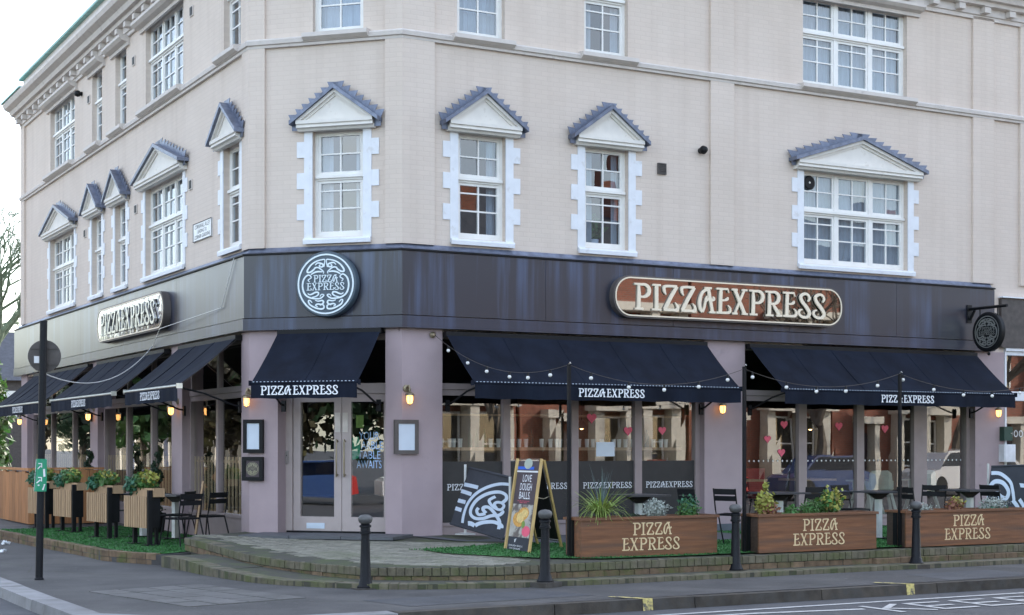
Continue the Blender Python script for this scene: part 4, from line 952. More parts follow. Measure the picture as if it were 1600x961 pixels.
# lower step tread
st_v = []
for p, z in los:
    n = min(ups, key=lambda q: (q[0] - p).length); d = (n[0] - p)
    st_v += [V3(p, z - .004), V3(p + d * 1.25 if d.length < .9 else p + d.normalized() * 1.1, z - .004), V3(p, -.02)]
step = link('lower_step', MB().add(st_v, [(i * 3, i * 3 + 3, i * 3 + 4, i * 3 + 1) for i in range(len(los) - 1)] + [(i * 3, i * 3 + 3, i * 3 + 5, i * 3 + 2) for i in range(len(los) - 1)]).mesh('lower_step', 'mortar'), None, Matrix(), 'structure')
ustep = link('upper_step', MB().add([q for p, z in ups for q in (V3(p + Vector((0, .012)), 0), V3(p + Vector((0, .012)), z - .012))], [(2 * i, 2 * i + 2, 2 * i + 3, 2 * i + 1) for i in range(len(ups) - 1)]).mesh('upper_step', 'mortar'), None, Matrix(), 'structure')
def brickrow(P, step_l, ztop, zbot, depth, parent, m, out=0., lim=300, gap=.010, chip=.5):
    pts = resample(P, step_l); cnt_ = 0; rest = MB()
    for (p, z0), (q, z1) in zip(pts, pts[1:]):
        t = (q - p).normalized(); n = Vector((t.y, -t.x)); j = random.uniform(-.006, .006) + out; jz = random.uniform(-.004, .003)
        a = p + t * gap / 2; b = q - t * gap / 2
        zt0, zt1 = ztop(z0) + jz, ztop(z1) + jz + random.uniform(-.003, .003); zb0, zb1 = zbot(z0), zbot(z1)
        if zt0 - zb0 < .02: continue
        F_ = [a + n * j, b + n * (j + random.uniform(-.004, .004)), b - n * depth, a - n * depth]; c = .006
        G = [F_[0] - n * c + t * c, F_[1] - n * c - t * c, F_[2], F_[3]]
        mb = MB() if cnt_ < lim else rest
        v = [V3(F_[0], zb0), V3(F_[1], zb1), V3(F_[2], zb1), V3(F_[3], zb0), V3(F_[0], zt0 - c), V3(F_[1], zt1 - c), V3(G[0], zt0), V3(G[1], zt1), V3(F_[2], zt1), V3(F_[3], zt0)]
        mb.add(v, [(0, 1, 5, 4), (4, 5, 7, 6), (6, 7, 8, 9), (1, 2, 8, 7, 5), (0, 4, 6, 9, 3)])
        if cnt_ < lim: part('brick', mb, m, parent)
        cnt_ += 1
    if rest.f: part('brick_remainder', rest, m, parent, kind='stuff')
brickrow(up, .112, lambda z: z, lambda z: z - .098, .21, ustep, 'brickcap', .012, 190)
brickrow(up, .232, lambda z: z - .108, lambda z: max(.05, z - .19), .09, ustep, 'brick', .0, 110)
brickrow(lo_, .118, lambda z: z, lambda z: -.01, .22, step, 'brickcap', .004, 250)
# the step's broken mossy stretch at the right: a second course
brickrow([(Rp(u, 5.08), .15) for u in (5, 7, 9, 13)], .23, lambda z: .14, lambda z: .06, .08, ustep, 'brick', .02, 40)
# block pavers on the open part of the terrace
pv = MB(); cnt_ = 0
pd1 = Vector((.96, -.28)); pd2 = Vector((.28, .96))
for i in range(-8, 24):
    for j in range(-10, 60):
        p = Vector((-4.9, 20.0)) + pd1 * (i * .21 + (j % 2) * .105) + pd2 * (j * .105) 
        u = (p - C2).dot(dR); d = (p - C2).dot(nR)
        if u > -.3 + (4.0 - d) * .35 or u > 1.0: continue
        e, ze = min(ups, key=lambda q: (q[0] - p).length)
        b, zb = back(e)
        tn = (b - e).normalized()
        if (p - e).dot(tn) < .24 : continue
        if (p - C1).dot(Vector((-.28016, -.95995))) < .95: continue
        if (p - ups[0][0]).dot(Vector((1, .28))) < .10: continue
        z = terrace_z(p) + .004 + random.uniform(0, .004)
        qs = [p + pd1 * a + pd2 * c for a, c in ((.004, .004), (.205, .004), (.205, .1), (.004, .1))]
        pv.ext([V3(v, z - .03) for v in qs], [V3(v, z) for v in qs])
part('paver', pv, 'paver', terr, kind='stuff')
# slate coloured slabs before the doors
sl = MB()
for i in range(3):
    for j in range(2):
        u0, u1 = .25 + i * .84, .25 + (i + 1) * .84 - .012; d0, d1 = .06 + j * .45, .06 + (j + 1) * .45 - .012
        part('door_slab', MB().box(u0, u1, d0, d1, .33, .372 + .002 * i), 'slate', terr, FC)
struct('dark_paving', MB().add([V3(p, terrace_z(p) + .012) for p in (Rp(.1, .1), Rp(.3, 1.3), Rp(2.4, 2.2), Rp(5.6, 2.2), Rp(5.6, .05), Rp(2, .05))], [tuple(range(6))]), 'slate')
# turf
def blades(mb, pts, n, zf, hgt):
    xs = [p.x for p in pts]; ys = [p.y for p in pts]; k = 0
    def inside(p):
        c = False
        for i in range(len(pts)):
            a, b = pts[i], pts[i - 1]
            if (a.y > p.y) != (b.y > p.y) and p.x < (b.x - a.x) * (p.y - a.y) / (b.y - a.y) + a.x: c = not c
        return c
    while k < n:
        p = Vector((random.uniform(min(xs), max(xs)), random.uniform(min(ys), max(ys))))
        if not inside(p): continue
        k += 1; a = random.uniform(0, 6.28); dx = Vector((math.cos(a), math.sin(a))) * .012; z = zf(p)
        tip = p + Vector((random.gauss(0, .012), random.gauss(0, .012)))
        mb.add([V3(p - dx, z), V3(p + dx, z), V3(tip, z + hgt * random.uniform(.6, 1.2))], [(0, 1, 2)])
tp = [Rp(-1.0, 2.35), Rp(-.75, 3.2), Rp(-.1, 4.4), Rp(.6, 4.78), Rp(3, 4.80), Rp(12.3, 4.8), Rp(12.3, 2.2), Rp(5.6, 2.2), Rp(2.4, 2.22), Rp(.9, 2.0), Rp(.2, 2.3)]
def tz(p): 
    u = (p - C2).dot(dR); d = (p - C2).dot(nR); return (.252 + max(0, 1.4 - u) * .004 * (5 - d)) + .012
q1 = [Rp(5.75, 2.25), Rp(12.4, 2.25), Rp(12.4, .06), Rp(5.75, .06)]
tm = MB()
def in_poly(p, pts):
    c = False
    for i in range(len(pts)):
        a, b = pts[i], pts[i - 1]
        if (a.y > p.y) != (b.y > p.y) and p.x < (b.x - a.x) * (p.y - a.y) / (b.y - a.y) + a.x: c = not c
    return c
for i in range(-16, 260):
    for j in range(38, 98):
        q = [Rp(i * .05, j * .05), Rp(i * .05 + .05, j * .05), Rp(i * .05 + .05, j * .05 + .05), Rp(i * .05, j * .05 + .05)]
        if i * .05 < 2.4 and in_poly((q[0] + q[2]) / 2, tp): tm.add([V3(p, terrace_z(p) + .020) for p in q], [(0, 1, 2, 3)])
tp2 = [Rp(2.4, 4.8), Rp(12.3, 4.8), Rp(12.3, 2.2), Rp(2.4, 2.2)]; tm.add([V3(p, .2725) for p in tp2], [(0, 1, 2, 3)])
gg = []
for i in range(27):
    for j in range(7):
        pass
for poly, n in ((tp, 16000), (q1, 5000)): blades(tm, poly, n, lambda p: .272 if (p - C2).dot(dR) > 2.4 else terrace_z(p) + .02, .022)
tm.add([V3(p, .268) for p in q1], [(0, 1, 2, 3)])
struct('artificial_turf', tm, 'turf', kind='stuff')
# left terrace, a step lower
lt = [Lp(.0, 2.40), Lp(-.5, 2.38), Lp(-2, 2.45), Lp(-4, 2.58), Lp(-7, 2.7), Lp(-12, 2.85), Lp(-20, 3.1)]
ltb = [(Lp(1.5, 1.86), .163), (Lp(.5, 2.28), .163)] + [(p, .16) for p in lt]
pts_l = [p for p, z in ltb] + [Lp(-20, -.3), Lp(.6, -.3), Lp(1.0, 1.1)]
lterr = link('side_terrace', MB().ext([V3(p, -.02) for p in pts_l], [V3(p, .15) for p in pts_l]).mesh('side_terrace', 'pavement'), None, Matrix(), 'structure')
brickrow(ltb[::-1], .226, lambda z: z + .002, lambda z: .074, .10, lterr, 'brick', .012, 140)
brickrow(ltb[::-1], .226, lambda z: z - .094, lambda z: -.01, .10, lterr, 'brick', .006, 140)
lp = [Lp(1.40, 1.80), Lp(.45, 2.20), Lp(-2, 2.36), Lp(-4, 2.5), Lp(-6.7, 2.6), Lp(-6.9, .03), Lp(.3, .03), Lp(.62, .45), Lp(.95, 1.2)]
t2 = MB().add([V3(p, .163) for p in lp], [tuple(range(len(lp)))]); blades(t2, lp, 9000, lambda p: .163, .022)
struct('artificial_turf', t2, 'turf', kind='stuff')
# scraps of litter
for x, y, lab in ((8, 851, 'scrap of white litter by the left terrace edge, larger piece'), (2, 864, 'scrap of white litter at the far left picture edge, smaller piece')):
    Y = 2440 * 1.7 / (y - 700); single('litter', MB().leaves((0, 0, .03), (.09, .07, .03), 14, .07, 1.2), 'litter', lab, 'litter', Matrix.Translation(((x - 800) / 2440 * Y, Y, 0)))
# ------------------------------------------------------------------ bollards
bo = None
BP = [((-1.77, 18.85), 'cast iron bollard with round cap, leftmost, standing in front of the entrance doors'), ((.405, 19.1), 'cast iron bollard with round cap between the folding board and the first planter'),
      ((3.0, 20.95), 'cast iron bollard with round cap between the first and second planters'), ((5.72, 22.1), 'cast iron bollard with round cap between the second and third planters')]
for i, (p, lab) in enumerate(BP):
    mw = FRM(p[0], p[1], AR + i * .4, .0 if i == 0 else .05)
    if not bo:
        bo = thing('bollard', lab, 'bollard', mw, 'bollards along the pavement')
        part('shaft', MB().lathe([(.105, 0), (.105, .03), (.088, .05), (.078, .09), (.068, .11), (.052, .60), (.052, .66), (.07, .665), (.07, .69), (.06, .695), (.058, .74), (.072, .745), (.072, .765), (.05, .78)], n=16), 'castiron', bo, smooth=True)
        part('cap', MB().lathe([(.045, .779), (.075, .80), (.086, .83), (.088, .85), (.078, .875), (.05, .893), (.001, .90)], n=20), 'bollardcap', bo, smooth=True)
        part('base_block', MB().box(-.16, .16, -.14, .14, -.06, .012), 'kerbdark', bo)
    else: copy_thing(bo, mw, lab)
# ------------------------------------------------------------------ signpost and cable
po = thing('sign_post', 'tall black pole with flaking paint at the left pavement corner', 'pole', Matrix.Translation((-6.1, 20.14, 0)))
part('pole', MB().tube([(0, 0, 0), (.03, 0, 1.7), (.06, 0, 3.34)], .047, 14).lathe([(.06, 0), (.06, .02), (.05, .03)], n=14), 'castiron', po, smooth=True)
dk = thing('round_traffic_sign', 'round road sign seen from its weathered back, high on the black pole', 'sign', Matrix.Translation((-6.06, 20.24, 2.89)) @ Matrix.Rotation(.12, 4, 'Z'))
part('disc', MB().lathe([(.001, -.012), (.205, -.012), (.21, -.006), (.21, .0), (.19, .003), (.001, .003)], n=36, axis='d'), 'signback', dk, smooth=True)
part('channel_rail', MB().box(-.17, .17, .0035, .015, .09, .11).box(-.17, .17, .0035, .015, -.11, -.09), 'signback', dk); part('sticker', MB().box(-.13, -.05, .004, .006, -.09, -.0), 'plate', dk)
gs = thing('cycle_route_sign', 'bent green sign with white arrows strapped low on the black pole', 'sign', Matrix.Translation((-6.06, 20.14, 1.35)))
gp = MB(); gq = MB()
def bent(x, z, d): return (x + .03 * (z / .21 < 0) * (-z / .21) * (-1) * (1 if x < 0 else .2), .06 + .05 * (abs(x) / .07) ** 2 * -.6 + d, z)
for i in range(8):
    z0, z1 = -.21 + i * .0525, -.21 + (i + 1) * .0525
    for j in range(4):
        x0, x1 = -.07 + j * .035, -.07 + (j + 1) * .035
        gp.quad(bent(x0, z0, 0), bent(x1, z0, 0), bent(x1, z1, 0), bent(x0, z1, 0))
part('plate', gp, 'green', gs)
for zc in (.12, -.06): 
    ribbon(gq, [(-.04, zc - .04, .014), (.0, zc + .0, .014)], .003, 0, bent); ribbon(gq, [(-.03, zc + .03, .014), (.012, zc + .03, .014), (.012, zc - .02, .014)], .0034, 0, bent)
ribbon(gq, [(.04, .08, .022), (.045, -.02, .022)], .003, 0, bent); ribbon(gq, [(-.02, -.13, .02), (.05, -.12, .02), (.03, -.19, .02)], .003, 0, bent)
ribbon(gq, [(-.066, -.2, .006), (-.066, .2, .006), (.066, .205, .006)], .0038, 0, bent); part('arrow_print', gq, 'plate', gs)
def catenary(a, b, sag, n=24): return [tuple(Vector(a).lerp(Vector(b), i / n) - Vector((0, 0, sag * 4 * (i / n) * (1 - i / n)))) for i in range(n + 1)]
wc = MB(); p0 = Vector((-6.03, -20.14, 2.66)); e1_ = at(FL, -5.0, .17, 3.6); p1 = Vector((e1_.x, -e1_.y, e1_.z)); e2_ = at(FL, -1.0, .16, 4.0); e3_ = at(FL, -.35, .16, 4.75)
wc.tube(catenary(p0, p1, .35), .008, 6).tube([tuple(p1), tuple((at(FL, -4.1, .29, 3.86).x, -at(FL, -4.1, .29, 3.86).y, 3.86)), (e2_.x, -e2_.y, e2_.z), (e3_.x, -e3_.y, e3_.z)], .007, 5)
single('hanging_cable', wc, 'bulb', 'thin white cable sagging from the black pole to the left fascia', 'cable')
# ------------------------------------------------------------------ front planters
def planter(u0, u1, d, lab):
    w = u1 - u0; t = thing('planter_box', lab, 'planter', sub(FR_, u0, d - .40, .262), 'brown planter boxes along the terrace edge'); h = .53
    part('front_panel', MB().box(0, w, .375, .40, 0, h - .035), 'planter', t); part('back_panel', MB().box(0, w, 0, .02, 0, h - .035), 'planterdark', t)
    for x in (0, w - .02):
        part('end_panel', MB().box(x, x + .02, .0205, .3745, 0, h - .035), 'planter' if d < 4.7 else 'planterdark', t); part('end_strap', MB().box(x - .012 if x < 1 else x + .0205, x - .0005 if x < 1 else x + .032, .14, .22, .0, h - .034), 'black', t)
    rm = MB().box(-.025, w + .025, .36, .425, h - .0345, h).box(-.025, w + .025, -.025, .03, h - .0345, h).box(-.025, .04, .0305, .3595, h - .0345, h).box(w - .04, w + .025, .0305, .3595, h - .0345, h)
    part('rim', rm, 'planter', t); part('soil', MB().box(.03, w - .03, .03, .36, .3, h - .06), 'soil', t)
    tx = MB(); pe_text(tx, 'PIZZA', w * .5 + .02, .285, .165, .4012, squash=1.1, gap=.06, bold=1.1); pe_text(tx, 'EXPRESS', w * .5, .085, .165, .4012, squash=1.12, gap=.06, bold=1.1); part('lettering', tx, 'lettergold', t)
    return t
planter(.42, 2.58, 4.64, 'brown planter box with striped grass, silver bush and herb, left of the second right-hand bollard')
planter(3.12, 5.22, 4.86, 'brown planter box with yellow and green bushes, middle of the three')
planter(5.78, 8.2, 4.86, 'brown planter box at the right picture edge with grey foliage')
def plant(u, d, z, lab, nm, specs, F=FR_, stems=None):
    t = thing(nm, lab, 'plant', sub(F, u, d, z))
    for m, c, r_, n, s_ in specs: part('foliage', MB().leaves((c[0], c[1], c[2] * 1.2), [q * 1.28 for q in r_], int(n * 1.9), s_ * .92, 1.7, .25, .3), m, t)
    if stems:
        sm = MB()
        for i in range(stems): a = random.uniform(0, 6.28); sm.tube([(0, 0, -.02), (.1 * math.cos(a), .1 * math.sin(a), .18)], .005, 4)
        part('stem', sm, 'bark', t, kind='stuff')
    return t
zp = .262 + .47
gt = thing('striped_grass', 'arching striped grass clump at the left end of the first planter', 'plant', sub(FR_, .86, 4.42, zp))
def bladeset(n, hmin, hmax, spread, width, droop):
    mb = MB()
    for i in range(n):
        a = random.uniform(0, 6.28); h = random.uniform(hmin, hmax); l = random.uniform(.3, 1) * spread; dr = random.uniform(.0, droop); ca, sa = math.cos(a), math.sin(a)
        P = []
        for k in range(6):
            f = k / 5; r_ = l * f ** 1.4; z = h * f * (1 - dr * f * f); P.append((r_ * ca, r_ * sa, z, width * (1 - f * .85) * (.6 + .8 * f if f < .4 else 1)))
        for (x0, y0, z0, w0), (x1, y1, z1, w1) in zip(P, P[1:]):
            mb.quad((x0 - sa * w0, y0 + ca * w0, z0), (x0 + sa * w0, y0 - ca * w0, z0), (x1 + sa * w1, y1 - ca * w1, z1), (x1 - sa * w1, y1 + ca * w1, z1))
    return mb
part('blade_clump', bladeset(150, .34, .56, .58, .016, 1.1), 'blade', gt, kind='stuff'); part('tall_blade', bladeset(26, .5, .78, .3, .008, .2), 'bladeblue', gt, kind='stuff')
plant(1.72, 4.42, zp, 'silver leaved bush in the middle of the first planter', 'silver_bush', [('leafsilver', (0, 0, .12), (.19, .15, .14), 520, .03)], stems=8)
plant(2.25, 4.42, zp, 'upright green herb at the right end of the first planter', 'green_herb', [('leafgreen', (0, 0, .1), (.17, .13, .13), 420, .03), ('leafblue', (.02, 0, .16), (.16, .1, .14), 160, .035)], stems=8)
plant(1.35, 4.42, zp, 'low dark ground plant between the striped grass and the silver bush', 'low_plant', [('leafdark', (0, 0, .03), (.2, .13, .06), 240, .03)])
plant(3.42, 4.62, zp, 'yellow and russet spotted shrub at the left end of the middle planter', 'spotted_shrub', [('leafyellow', (0, 0, .16), (.15, .13, .16), 330, .045), ('leafred', (0.02, .02, .1), (.16, .13, .12), 200, .04), ('leafyellow', (.0, 0, .36), (.05, .05, .07), 30, .045)], stems=10)
plant(3.88, 4.62, zp, 'small fresh green plant right of the spotted shrub', 'small_plant', [('leafgreen', (0, 0, .06), (.11, .1, .09), 170, .04)])
plant(4.22, 4.62, zp, 'feathery bright green mound in the middle planter', 'feathery_plant', [('leafgreen', (0, 0, .09), (.2, .14, .13), 620, .022)])
plant(4.56, 4.62, zp, 'round leaved green and cream bush at the right end of the middle planter', 'variegated_bush', [('leafgreen', (0, 0, .15), (.2, .15, .17), 330, .05), ('leafyellow', (.02, .03, .18), (.2, .15, .18), 190, .045)], stems=10)
plant(6.3, 4.62, zp, 'wispy grey foliage at the left end of the right planter', 'grey_foliage', [('leafsilver', (0, 0, .06), (.26, .14, .1), 300, .02)])
plant(6.95, 4.62, zp, 'russet and cream small bush in the right planter', 'russet_bush', [('leafred', (0, 0, .09), (.15, .12, .1), 170, .04), ('leafyellow', (.04, 0, .12), (.14, .1, .1), 110, .035)])
plant(7.75, 4.62, zp, 'grey green lacy bush at the right end of the right planter', 'lacy_bush', [('leafsilver', (0, 0, .09), (.28, .14, .12), 500, .022), ('leafblue', (0, 0, .05), (.26, .13, .08), 150, .025)])
# festoon posts and lights
posts = [(px(889, 700, 20.4), 2.79), (px(1163, 700, 21.5), 2.82), (px(1406, 700, 22.7), 2.78)]
for (p, zt), lab in zip(posts, ('slim black festoon post at the left end of the first planter', 'slim black festoon post at the left end of the middle planter', 'slim black festoon post at the left end of the right planter')):
    t = thing('festoon_post', lab, 'post', FRM(p[0], p[1], AR, .25), 'slim posts carrying the string lights'); part('post', MB().box(-.02, .02, -.02, .02, 0, zt - .25), 'black', t); part('foot', MB().box(-.05, .05, -.05, .05, 0, .012), 'black', t); part('hook', MB().tube([(0, 0, zt - .25), (0, .03, zt - .22), (0, .05, zt - .24)], .006, 5), 'steel', t)
hk = at(FR_, .5, .12, 3.46)
pts3 = [hk, Vector((posts[0][0][0], posts[0][0][1], posts[0][1])), Vector((posts[1][0][0], posts[1][0][1], posts[1][1] - .03)), Vector((posts[2][0][0], posts[2][0][1], posts[2][1])), at(FR_, 9.3, 4.2, 2.75)]
sgs = thing('string_lights', 'string of opal globe bulbs draped from the corner pilaster past the slim posts', 'string lights', Matrix())
bme = MB().ball((0, 0, -.07), .027).mesh('globe_bulb', 'bulb', True); soc = MB().lathe([(.014, 0), (.017, -.045), (.012, -.05)], n=8).mesh('bulb_socket', 'black')
cab = MB()
for (a, b), sg_, ts in zip(zip(pts3, pts3[1:]), (.30, .24, .22, .2), ((.12, .28, .43, .60, .73, .88), (.12, .33, .53, .73, .9), (.05, .26, .45, .64, .85), (.02, .22, .42, .62, .82))):
    c = [(q[0], -q[1], q[2]) for q in catenary(a, b, sg_)]; cab.tube(c, .004, 5)
    for t in ts:
        q = Vector(a).lerp(Vector(b), t) - Vector((0, 0, sg_ * 4 * t * (1 - t)))
        o = link('globe_bulb', bme, sgs, Matrix.Translation(q)); link('bulb_socket', soc, o, Matrix.Translation(q))
part('cable', cab, 'signback', sgs)
part('wall_bracket', MB().lathe([(.05, .04), (.05, .07), (.02, .1)], n=10, axis='d'), 'brass', sgs, sub(FR_, .5, 0, 3.46))
# ------------------------------------------------------------------ tables and chairs
ch0 = None
def chair(mw, lab, group='black slatted metal chairs'):
    global ch0
    if ch0: return copy_thing(ch0, mw, lab, group)
    t = ch0 = thing('metal_chair', lab, 'chair', mw, group)      # faces +d
    for i in range(5): part('seat_slat', MB().box(-.2, .2, -.19 + i * .08, -.12 + i * .08, .435 - .004 * abs(2 - i), .447 - .004 * abs(2 - i)), 'black', t)
    part('back_slat', MB().box(-.205, .205, -.265, -.25, .73, .815), 'black', t); part('back_slat', MB().box(-.205, .205, -.25, -.237, .635, .71), 'black', t)
    part('seat_frame', MB().tube([(-.2, -.2, .42), (-.2, .2, .42), (.2, .2, .42), (.2, -.2, .42), (-.2, -.2, .42)], .011, 6), 'black', t)
    for x in (-.205, .205):
        part('leg', MB().tube([(x, .18, .425), (x * 1.18, .25, 0)], .012, 6), 'black', t)
        part('leg', MB().tube([(x, -.27, .82), (x, -.22, .5), (x, -.2, .42), (x * 1.18, -.30, 0)], .012, 6), 'black', t)
    return t
tb0 = None
def table(mw, lab):
    global tb0
    if tb0: return copy_thing(tb0, mw, lab)
    t = tb0 = thing('pedestal_table', lab, 'table', mw, 'dark square pedestal tables on the terrace')
    part('table_top', MB().box(-.34, .34, -.34, .34, .725, .75), 'tablemetal', t)
    part('bracket', MB().prism([(-.24, .7245), (.24, .7245), (.12, .66), (.05, .62), (-.05, .62), (-.12, .66)], -.02, .02), 'black', t)
    part('post', MB().box(-.035, .035, -.05, .05, .02, .6195), 'stand', t); part('foot', MB().box(-.3, .3, -.03, .03, 0, .0195).box(-.03, .03, .0305, .3, 0, .0194).box(-.03, .03, -.3, -.0305, 0, .0194), 'black', t)
    return t
def Rm(u, d, rot=0, z=.275): return sub(FR_, u, d, z, R(rot))
table(Rm(2.45, 2.9, 0), 'dark pedestal table behind the first planter'); table(Rm(4.95, 3.0, 0), 'dark pedestal table behind the left end of the middle planter')
table(Rm(6.75, 3.2, 0), 'dark pedestal table behind the gap between the middle and right planters'); table(Rm(8.6, 3.3, 0), 'dark pedestal table before the right banner')
chair(Rm(3.55, 2.9, 90), 'black metal chair facing left behind the right end of the first planter'); chair(Rm(4.12, 3.0, 105), 'black metal chair facing right beside the pilaster between the awnings')
chair(Rm(5.75, 2.6, 185), 'black metal chair behind the middle planter with its back to the glass'); chair(Rm(7.0, 2.3, 8), 'black metal chair by the glass behind the black festoon post'); chair(Rm(8.05, 2.9, -70), 'black metal chair between the two rightmost tables'); chair(Rm(7.1, 3.75, 80), 'black metal chair side-on in the gap before the right planter')
chair(Rm(9.4, 3.2, 90), 'black metal chair at the right edge before the banner')
def Lm(u, d, rot=0, z=.165): return sub(FL, u, d, z, R(rot))
chair(Lm(-.36, 1.02, -70), 'black metal chair on the turf beside the step, back towards the street')
chair(Lm(-1.6, .75, -40), 'black metal chair between the first two slatted planters'); chair(Lm(-.95, .42, -60), 'black metal chair against the wall beside the entrance corner pilaster', )
chair(Lm(-3.9, .8, -60), 'black metal chair behind the second slatted planter')
table(Lm(-2.1, .6, 30), 'dark pedestal table beside the nearest slatted planter'); table(Lm(-3.0, .9, 20), 'dark pedestal table behind the second slatted planter from the corner')
# ------------------------------------------------------------------ slatted planters of the left terrace
sp0 = None
def slat_planter(mw, lab):
    global sp0
    if sp0: return copy_thing(sp0, mw, lab)
    t = sp0 = thing('slatted_planter', lab, 'planter', mw, 'slatted planter stands on the side terrace'); w = .86
    for i in range(10):
        x = -w / 2 + i * w / 10; part('slat', MB().box(x + .012, x + w / 10 - .012, .16, .18, .27, .77), 'slatwood', t)
    part('liner', MB().box(-w / 2 + .01, w / 2 - .01, -.06, .159, .27, .76), 'black', t)
    part('corner_post', MB().box(w / 2 - .005, w / 2 + .05, .10, .17, .0, .87), 'black', t); part('corner_post', MB().box(-w / 2 + .2, -w / 2 + .26, .06, .12, .0, .269), 'black', t); part('corner_post', MB().box(w / 2 - .1, w / 2 - .05, -.05, -.0, .0, .269), 'black', t)
    part('foot', MB().box(w / 2 - .12, w / 2 + .09, .0, .22, .0, .012), 'black', t); part('foot', MB().box(-w / 2 + .1, -w / 2 + .32, -.0, .2, 0, .012), 'black', t)
    tr = MB().box(-.30, w / 2 + .06, -.1, -.085, .762, .90).box(-.30, w / 2 + .06, .075, .09, .762, .90).box(w / 2 + .045, w / 2 + .06, -.0845, .0745, .762, .90).box(-.3, -.285, -.0845, .0745, .762, .90).box(-.28, w / 2 + .04, -.08, .07, .763, .86)
    part('trough', tr, 'slatwood', t)
    return t
LS = [(-.98, 1.42, 'nearest slatted planter stand beside the entrance steps'), (-3.15, 1.5, 'slatted planter stand, second from the entrance steps'), (-5.5, 1.55, 'slatted planter stand, third from the entrance steps'), (-7.05, 1.7, 'farthest slatted planter stand, half behind the black pole')]
PLB = ['yellow and green trailing plants in the nearest slatted planter', 'green trailing plants in the second slatted planter', 'green trailing plants in the third slatted planter', 'dark green plants in the farthest slatted planter, behind the green sign']
for i, (u, d, lab) in enumerate(LS):
    mw = Lm(u, d, 9); slat_planter(mw, lab)
    sp_ = [('leafgreen', (-.08, .02, .13), (.44, .2, .18), 620, .055), ('leafblue', (-.34, .08, .06), (.26, .2, .18), 420, .05)]
    sp_.append(('leafyellow', (.10, .03, .19), (.32, .16, .15), 330 if i == 0 else 90, .045))
    t = thing('trailing_plant', PLB[i], 'plant', mw @ Matrix.Translation((.1, 0, .87)), 'trailing plants in the slatted planters')
    for m, c, r_, n, s_ in sp_: part('foliage', MB().leaves(c, r_, n, s_, 1.6), m, t)
def topiary(u, d, lab):
    t = thing('spiral_topiary', lab, 'shrub', Lm(u, d)); part('pot', MB().lathe([(.13, 0), (.17, .36), (.15, .36)], n=16), 'black', t)
    mb = MB()
    for i in range(26):
        a = i * .75; f = i / 25; r_ = .13 * (1 - f * .6); mb.leaves((r_ * math.cos(a) * .7, r_ * math.sin(a) * .7, .42 + f * 1.0), (.14 * (1 - f * .5),) * 3, 110, .032, 1.5)
    part('crown', mb, 'leafdark', t); part('trunk', MB().tube([(0, 0, .3), (0, 0, 1.4)], .02, 6), 'bark', t)
topiary(-4.2, .32, 'spiral dark green topiary against the left facade pilaster nearest the corner'); topiary(-9.1, .35, 'spiral dark green topiary beside the shed, farther along the left facade')
ab = thing('leaning_menu_board', 'wood framed black board leaning behind the nearest slatted planter', 'board', Lm(-1.05, .55, -20)); part('board', MB().ext([(-.02, .0, .15), (.34, .0, .15), (.30, -.12, 1.0), (.02, -.12, 1.0)], [(-.02, .03, .15), (.34, .03, .15), (.30, -.09, 1.0), (.02, -.09, 1.0)]), 'slatwood', ab); part('panel', MB().ext([(.05, .031, .25), (.28, .031, .25), (.25, -.07, .9), (.06, -.07, .9)], [(.05, .034, .25), (.28, .034, .25), (.25, -.067, .9), (.06, -.067, .9)]), 'planter', ab)
# timber bin shed
sh = thing('timber_shed', 'low orange timber bin shed at the far end of the side terrace', 'shed', Lm(-8.3, 1.75, 0, .155))
for i in range(9): part('door_board', MB().box(-3 + i * .333, -3 + (i + 1) * .333 - .012, -.03, 0, .02, 1.06 + .02 * math.sin(i * 2.1)), 'doorwood', sh)
for i in range(5): part('end_board', MB().box(.0, .03, -1.5 + i * .3, -1.5 + (i + 1) * .3 - .01, .02, 1.10), 'doorwood', sh)
part('top_rail', MB().box(-3.05, .05, -.06, .02, 1.09, 1.14).box(-.0, .05, -1.5, -.07, 1.11, 1.15), 'doorwood', sh); part('back_panel', MB().box(-3, -.01, -1.5, -1.46, 0, 1.05), 'doorwood', sh); part('lid', MB().box(-3, -.01, -1.45, -.07, 1.03, 1.06), 'planterdark', sh)
# ------------------------------------------------------------------ folding board
af = thing('folding_board', 'pine A-frame board advertising dough balls on the turf beside the banner', 'sign board', Matrix())
def wpx(x, y, Y): q = px(x, y, Y); return Vector((q[0], -q[1], q[2]))
FLb, FRb, BRb, BLb = wpx(788.5, 864, 21.6), wpx(826, 869.5, 20.9), wpx(879, 859, 22.1), wpx(841, 855, 22.7)
TL = wpx(809, 716.5, 22.0); TR = TL + (FRb - FLb); BRb = BLb + (FRb - FLb)
def beam(mb, a, b, wx, wy):
    a, b = Vector(a), Vector(b); t = (FRb - FLb).normalized(); ax = (b - a).normalized(); n = ax.cross(t).normalized()
    c = [t * wx * sx + n * wy * sy for sx, sy in ((-1, -1), (1, -1), (1, 1), (-1, 1))]
    mb.ext([tuple(a + q) for q in c], [tuple(b + q) for q in c]); return mb
for nm_, a, b in (('leg', FLb, TL), ('leg', FRb, TR), ('leg', BLb, TL + Vector((.02, .0, -.03))), ('leg', BRb, TR + Vector((.03, .02, -.02)))): part(nm_, beam(MB(), a, b, .022, .014), 'pine', af)
fx = lambda s, t, off=0: tuple((FLb.lerp(FRb, s)).lerp(TL.lerp(TR, s), t) + nF * off)
nF = (FRb - FLb).cross(TL - FLb).normalized()
if nF.y < 0: nF = -nF      # builder y is towards the viewer
def pan(mb, s0, s1, t0, t1, o0, o1): return mb.ext([fx(s0, t0, o0), fx(s1, t0, o0), fx(s1, t1, o0), fx(s0, t1, o0)], [fx(s0, t0, o1), fx(s1, t0, o1), fx(s1, t1, o1), fx(s0, t1, o1)])
